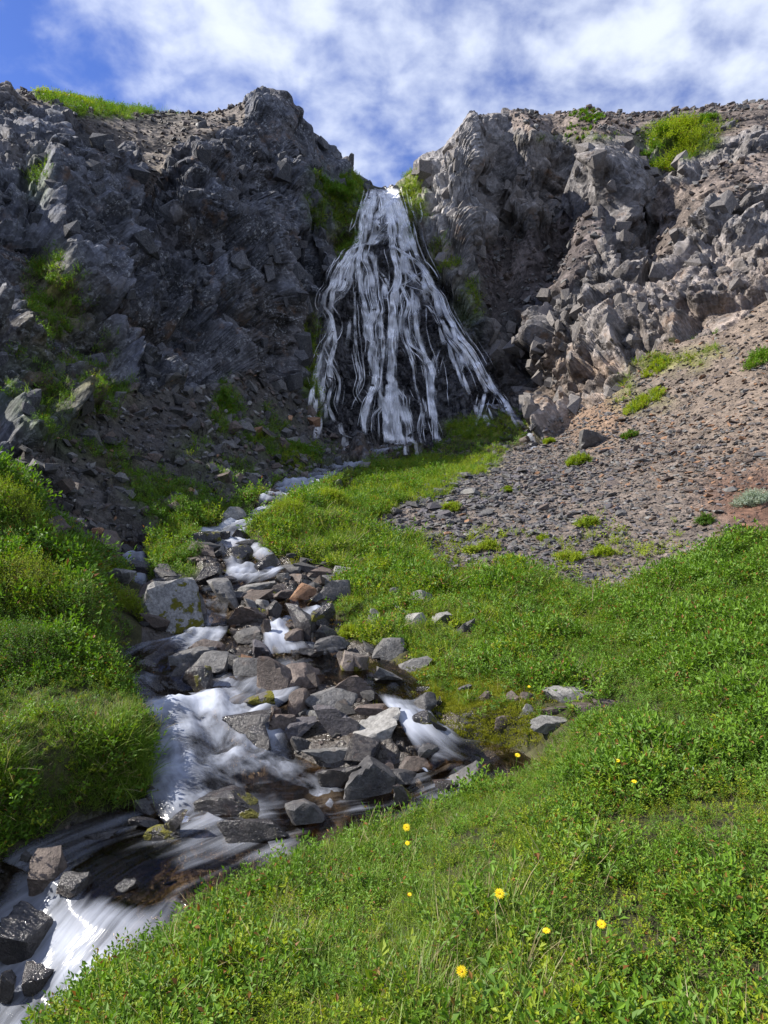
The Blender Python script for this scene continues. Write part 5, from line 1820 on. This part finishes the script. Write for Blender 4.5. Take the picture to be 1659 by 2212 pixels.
# ---------------- bushes and tufts one can point at: (x, y, width px, height px, kind, count, leaf, label)
def bush(x, y, wpx, hpx, kind, cnt, label, name='bush', cat='bush', group=None, flat=.75, tall=1.0, y_hit=None):
    h, nn = first_hit(x, y if y_hit is None else y_hit)
    if h is None:
        return
    Y = h.y
    R = wpx / FPX * Y / 2
    H = hpx / FPX * Y
    r = np.random.default_rng(int(x * 7 + y))
    ls = max(.02, 2.6 / FPX * Y * 1.6)
    pr = []
    for q in range(3):
        hh = min(H, .9 * R + .05) * .55 * tall
        if kind == 'grassb':
            B = tuft(int(x) + q, 16, max(H, .1) * .9, max(.004, Y * .0010), .6, .35)
        else:
            B = sprig(int(x) + q, max(hh, .06), 4, 8, ls, ls * .55, .7)
        pr.append(B.arrays())
    a, q = r.uniform(0, 6.28, cnt), np.sqrt(r.random(cnt))
    lx, ly = np.cos(a) * q * R, np.sin(a) * q * R * .8
    pos = np.zeros((cnt, 3))
    for i in range(cnt):
        g_, _n = drop(h.x + lx[i], h.y + ly[i])
        zg = g_.z if g_ is not None and abs(g_.z - h.z) < R * 1.2 + .3 else h.z
        pos[i] = (lx[i], ly[i], zg - h.z + max(0, H - .55 * min(H, .9 * R + .05) * tall) * (1 - q[i] ** 2) * r.uniform(.35, 1) * flat)
    R3 = eul(-ly / R * .5 + r.normal(0, .25, cnt), lx / R * .5 + r.normal(0, .25, cnt), r.uniform(0, 6.28, cnt))
    sc = r.uniform(.75, 1.25, cnt)[:, None] * np.ones((1, 3))
    pick = r.integers(0, 3, cnt)
    leafV, leafF, stemV, stemF, lvs = [], [], [], [], []
    bl = bs = 0
    for i in range(cnt):
        V, F, m, lv = pr[pick[i]]
        W_ = (V * sc[i]) @ R3[i].T + pos[i]
        leafV.append(W_)
        leafF.append(F[m == 0] + bl)
        lvs.append(lv * .5 + r.random() * .5)
        if (m == 1).any():
            stemF.append(F[m == 1] + bl)
        bl += len(V)
    AV, LF, LV = np.concatenate(leafV), np.concatenate(leafF), np.concatenate(lvs)
    root = bpy.data.objects.new(name, None)
    COL.objects.link(root)
    root.location = h
    tag(root, label, cat, group)

    def sub(nm, F, mat):
        u_, inv = np.unique(F, return_inverse=True)
        me = mesh_np(nm, AV[u_], inv.reshape(-1, 3))
        add_attr(me, 'lv', 'FLOAT', LV[u_])
        return link(nm, me, LEAF[mat], root)
    sub('foliage', LF, {'grassb': 'grass'}.get(kind, kind))['kind'] = 'stuff'
    if stemF:
        sub('stems', np.concatenate(stemF), 'stem')['kind'] = 'stuff'
    return root


BUSHES = [
 (50,1140,150,110,'light',240,'yellow green bush at the left edge where the bank meets the cliff'),
 (70,1290,190,130,'light',300,'large leafy bush filling the left edge above the grass bank'),
 (200,1380,170,130,'dark',300,'dark leafy bush right at the stream side of the left bank'),
 (60,1430,170,110,'dark',260,'dark bush at the left edge just above the grass bank'),
 (285,1330,60,80,'light',110,'small leafy bush against the largest boulder'),
 (30,1060,90,70,'dark',120,'dark bush under the rock wall at the left edge'),
 (1465,318,105,52,'light',220,'bright green bush in the notch of the right rim'),
 (1425,335,60,50,'dark',110,'darker green bush at the left end of the right rim notch'),
 (1525,262,42,14,'dark',60,'small dark bush on the right skyline slope'),
 (1265,258,88,12,'dark',80,'low green bush on the right skyline'),
 (722,430,60,50,'dark',120,'dark green bush on the ledge left of the waterfall lip'),
 (748,420,34,40,'dark',80,'bush growing right beside the left edge of the waterfall lip'),
 (110,212,60,26,'light',60,'taller leafy shrub on the left skyline'),
 (170,222,70,16,'light',60,'low shrub in the turf on the left skyline'),
 (1640,785,60,42,'dark',120,'dark green shrub at the right edge above the scree'),
 (1625,1085,70,34,'silver',110,'silvery leaved shrub on the red earth at the right edge'),
 (1522,1132,32,34,'dark',60,'dark tuft of leaves at the right of the scree, near its lower edge'),
 (1250,1003,48,32,'light',90,'round yellow green clump near the top of the grey scree'),
 (975,1102,46,22,'light',70,'yellow green clump on the left part of the scree'),
 (1270,1136,44,32,'light',80,'yellow green clump in the middle of the scree'),
 (1057,1188,46,34,'light',80,'yellow green clump near the lower left edge of the scree'),
 (1018,1195,30,20,'light',50,'smaller clump touching the one near the lower left edge of the scree'),
 (1100,1215,70,24,'light',80,'spreading clump at the lower edge of the scree'),
 (1358,948,34,22,'dark',50,'green clump high on the scree below the right cliff'),
 (1305,1195,46,20,'light',60,'low clump at the bottom of the scree, right of centre'),
 (1095,1064,20,18,'light',40,'small tuft on the upper left part of the scree'),
 (1172,1165,26,14,'light',36,'tiny tuft in the middle of the lower scree'),
 (1230,1210,60,26,'light',70,'loose clump where the scree runs out into the meadow'),
 (1415,800,60,16,'light',60,'grass green streak of plants under the right cliff, upper one'),
 (1390,872,90,18,'light',80,'long green streak of plants under the right cliff, lower one'),
 (1185,958,26,14,'light',40,'yellow green clump beside the runnel right of the fall'),
 (720,1088,70,40,'light',160,'shrub on the crest of the sunlit knoll'),
 (770,1095,60,36,'dark',120,'darker shrub on the shaded right shoulder of the knoll'),
 (615,1120,90,60,'light',200,'yellow green shrub on the left end of the sunlit knoll'),
 (395,1110,90,40,'dark',150,'dark green bush at the foot of the rubble above the cascades'),
 (400,1215,70,44,'dark',130,'mossy green bush hanging over the rocks between the trickle and the cascades'),
 (490,885,36,60,'dark',90,'narrow green patch of plants climbing the left rubble'),
 (660,985,80,28,'dark',120,'green plants at the foot of the left cliff near the fall'),
 (860,1395,50,30,'dark',90,'small shrub with pink flowers beside the pale pair of boulders'),
 (745,1375,46,34,'light',90,'leafy tuft on the overhanging turf by the twin falls'),
]
for b in BUSHES:
    x, y, w_, h_, k_, n_, lab = b
    bush(x, y, w_, h_, k_, n_, lab)

# ---------------- yellow flowers: (x, y, head diameter px, facing the viewer 0..1, label)
FLOWERS = [
 (878,1787,17,.8,'yellow flower at the edge of the near bank, upper of two by the pool'),
 (880,1821,11,.5,'small yellow flower just below the one at the near bank edge'),
 (885,1932,10,.2,'half open yellow flower left of the big one in the foreground grass'),
 (1079,1930,22,.8,'large yellow flower beside silvery leaves in the foreground grass'),
 (997,2098,24,.9,'biggest yellow flower, lowest in the foreground'),
 (1180,2010,18,.1,'yellow flower seen edge on in the foreground grass'),
 (1299,1996,20,.5,'yellow flower furthest right in the foreground grass'),
 (1118,1631,12,.4,'yellow flower standing against the dark water of the right pool'),
 (1335,1643,9,.4,'small yellow flower in the meadow, upper of two on the right'),
 (1370,1688,12,.2,'yellow flower in the meadow, lower of two on the right'),
 (1143,1483,7,.4,'tiny yellow flower above the moss by the brown stones'),
]


def flower(x, y, dpx, face, label):
    h, nn = first_hit(x, y + dpx * 3.2)
    Y = h.y * .92
    head = pt(x, y, Y)
    g_, _n = drop(head[0], head[1])
    gz_ = g_.z - .02
    root = bpy.data.objects.new('flower', None)
    COL.objects.link(root)
    root.location = (head[0], head[1], gz_)
    tag(root, label, 'flower', 'yellow flowers in the meadow')
    hl = Vector((0, 0, head[2] - gz_))
    r = dpx / FPX * Y / 2
    nrm = Vector((random.uniform(-.3, .1), -face * 1.5, 1.0)).normalized()
    q = nrm.to_track_quat('Z', 'Y').to_matrix()
    B = Bits()
    rg = np.random.default_rng(int(x))
    for ring, (cnt, rr, lift) in enumerate(((19, 1.0, .10), (13, .72, .24), (8, .42, .4))):
        for i in range(cnt):
            a = 6.2832 * i / cnt + ring * .2 + rg.normal(0, .04)
            d = np.array([math.cos(a), math.sin(a), lift])
            B.leaf(np.array([math.cos(a), math.sin(a), 0]) * r * .10, d, np.array([0, 0, 1.]), r * rr * rg.uniform(.88, 1.05), r * .30, rg.random())
    V = np.array(B.v) @ np.array(q).T + np.array(hl)
    me = mesh_np('petals', V, np.array(B.f))
    add_attr(me, 'lv', 'FLOAT', np.array(B.lv))
    link('petals', me, LEAF['petal'], root)
    V2, F2 = ico(2)
    link('flower_centre', mesh_np('flower_centre', (V2 * r * np.array([.2, .2, .12])) @ np.array(q).T + np.array(hl) + np.array(nrm) * r * .12, F2, True), LEAF['disc'], root)
    # stem and the green cup under the head
    segs, ns = 6, 6
    SV, SF = [], []
    bend = rg.normal(0, .012, 2)
    for k in range(segs + 1):
        t = k / segs
        rad = .0016 if k < segs - 1 else (.0016 if k == segs - 1 else r * .22)
        for j in range(ns):
            a = 6.2832 * j / ns
            SV.append((bend[0] * math.sin(t * 3.14) + math.cos(a) * rad, bend[1] * math.sin(t * 3.14) + math.sin(a) * rad, hl.z * (t if k < segs else 1) - (r * .35 if k == segs - 1 else 0)))
    for k in range(segs):
        for j in range(ns):
            SF.append((k * ns + j, k * ns + (j + 1) % ns, (k + 1) * ns + (j + 1) % ns, (k + 1) * ns + j))
    me = mesh_np('stem', SV, SF, True)
    add_attr(me, 'lv', 'FLOAT', np.full(len(SV), .5))
    link('stem', me, LEAF['dark'], root)


for f_ in FLOWERS:
    flower(*f_)
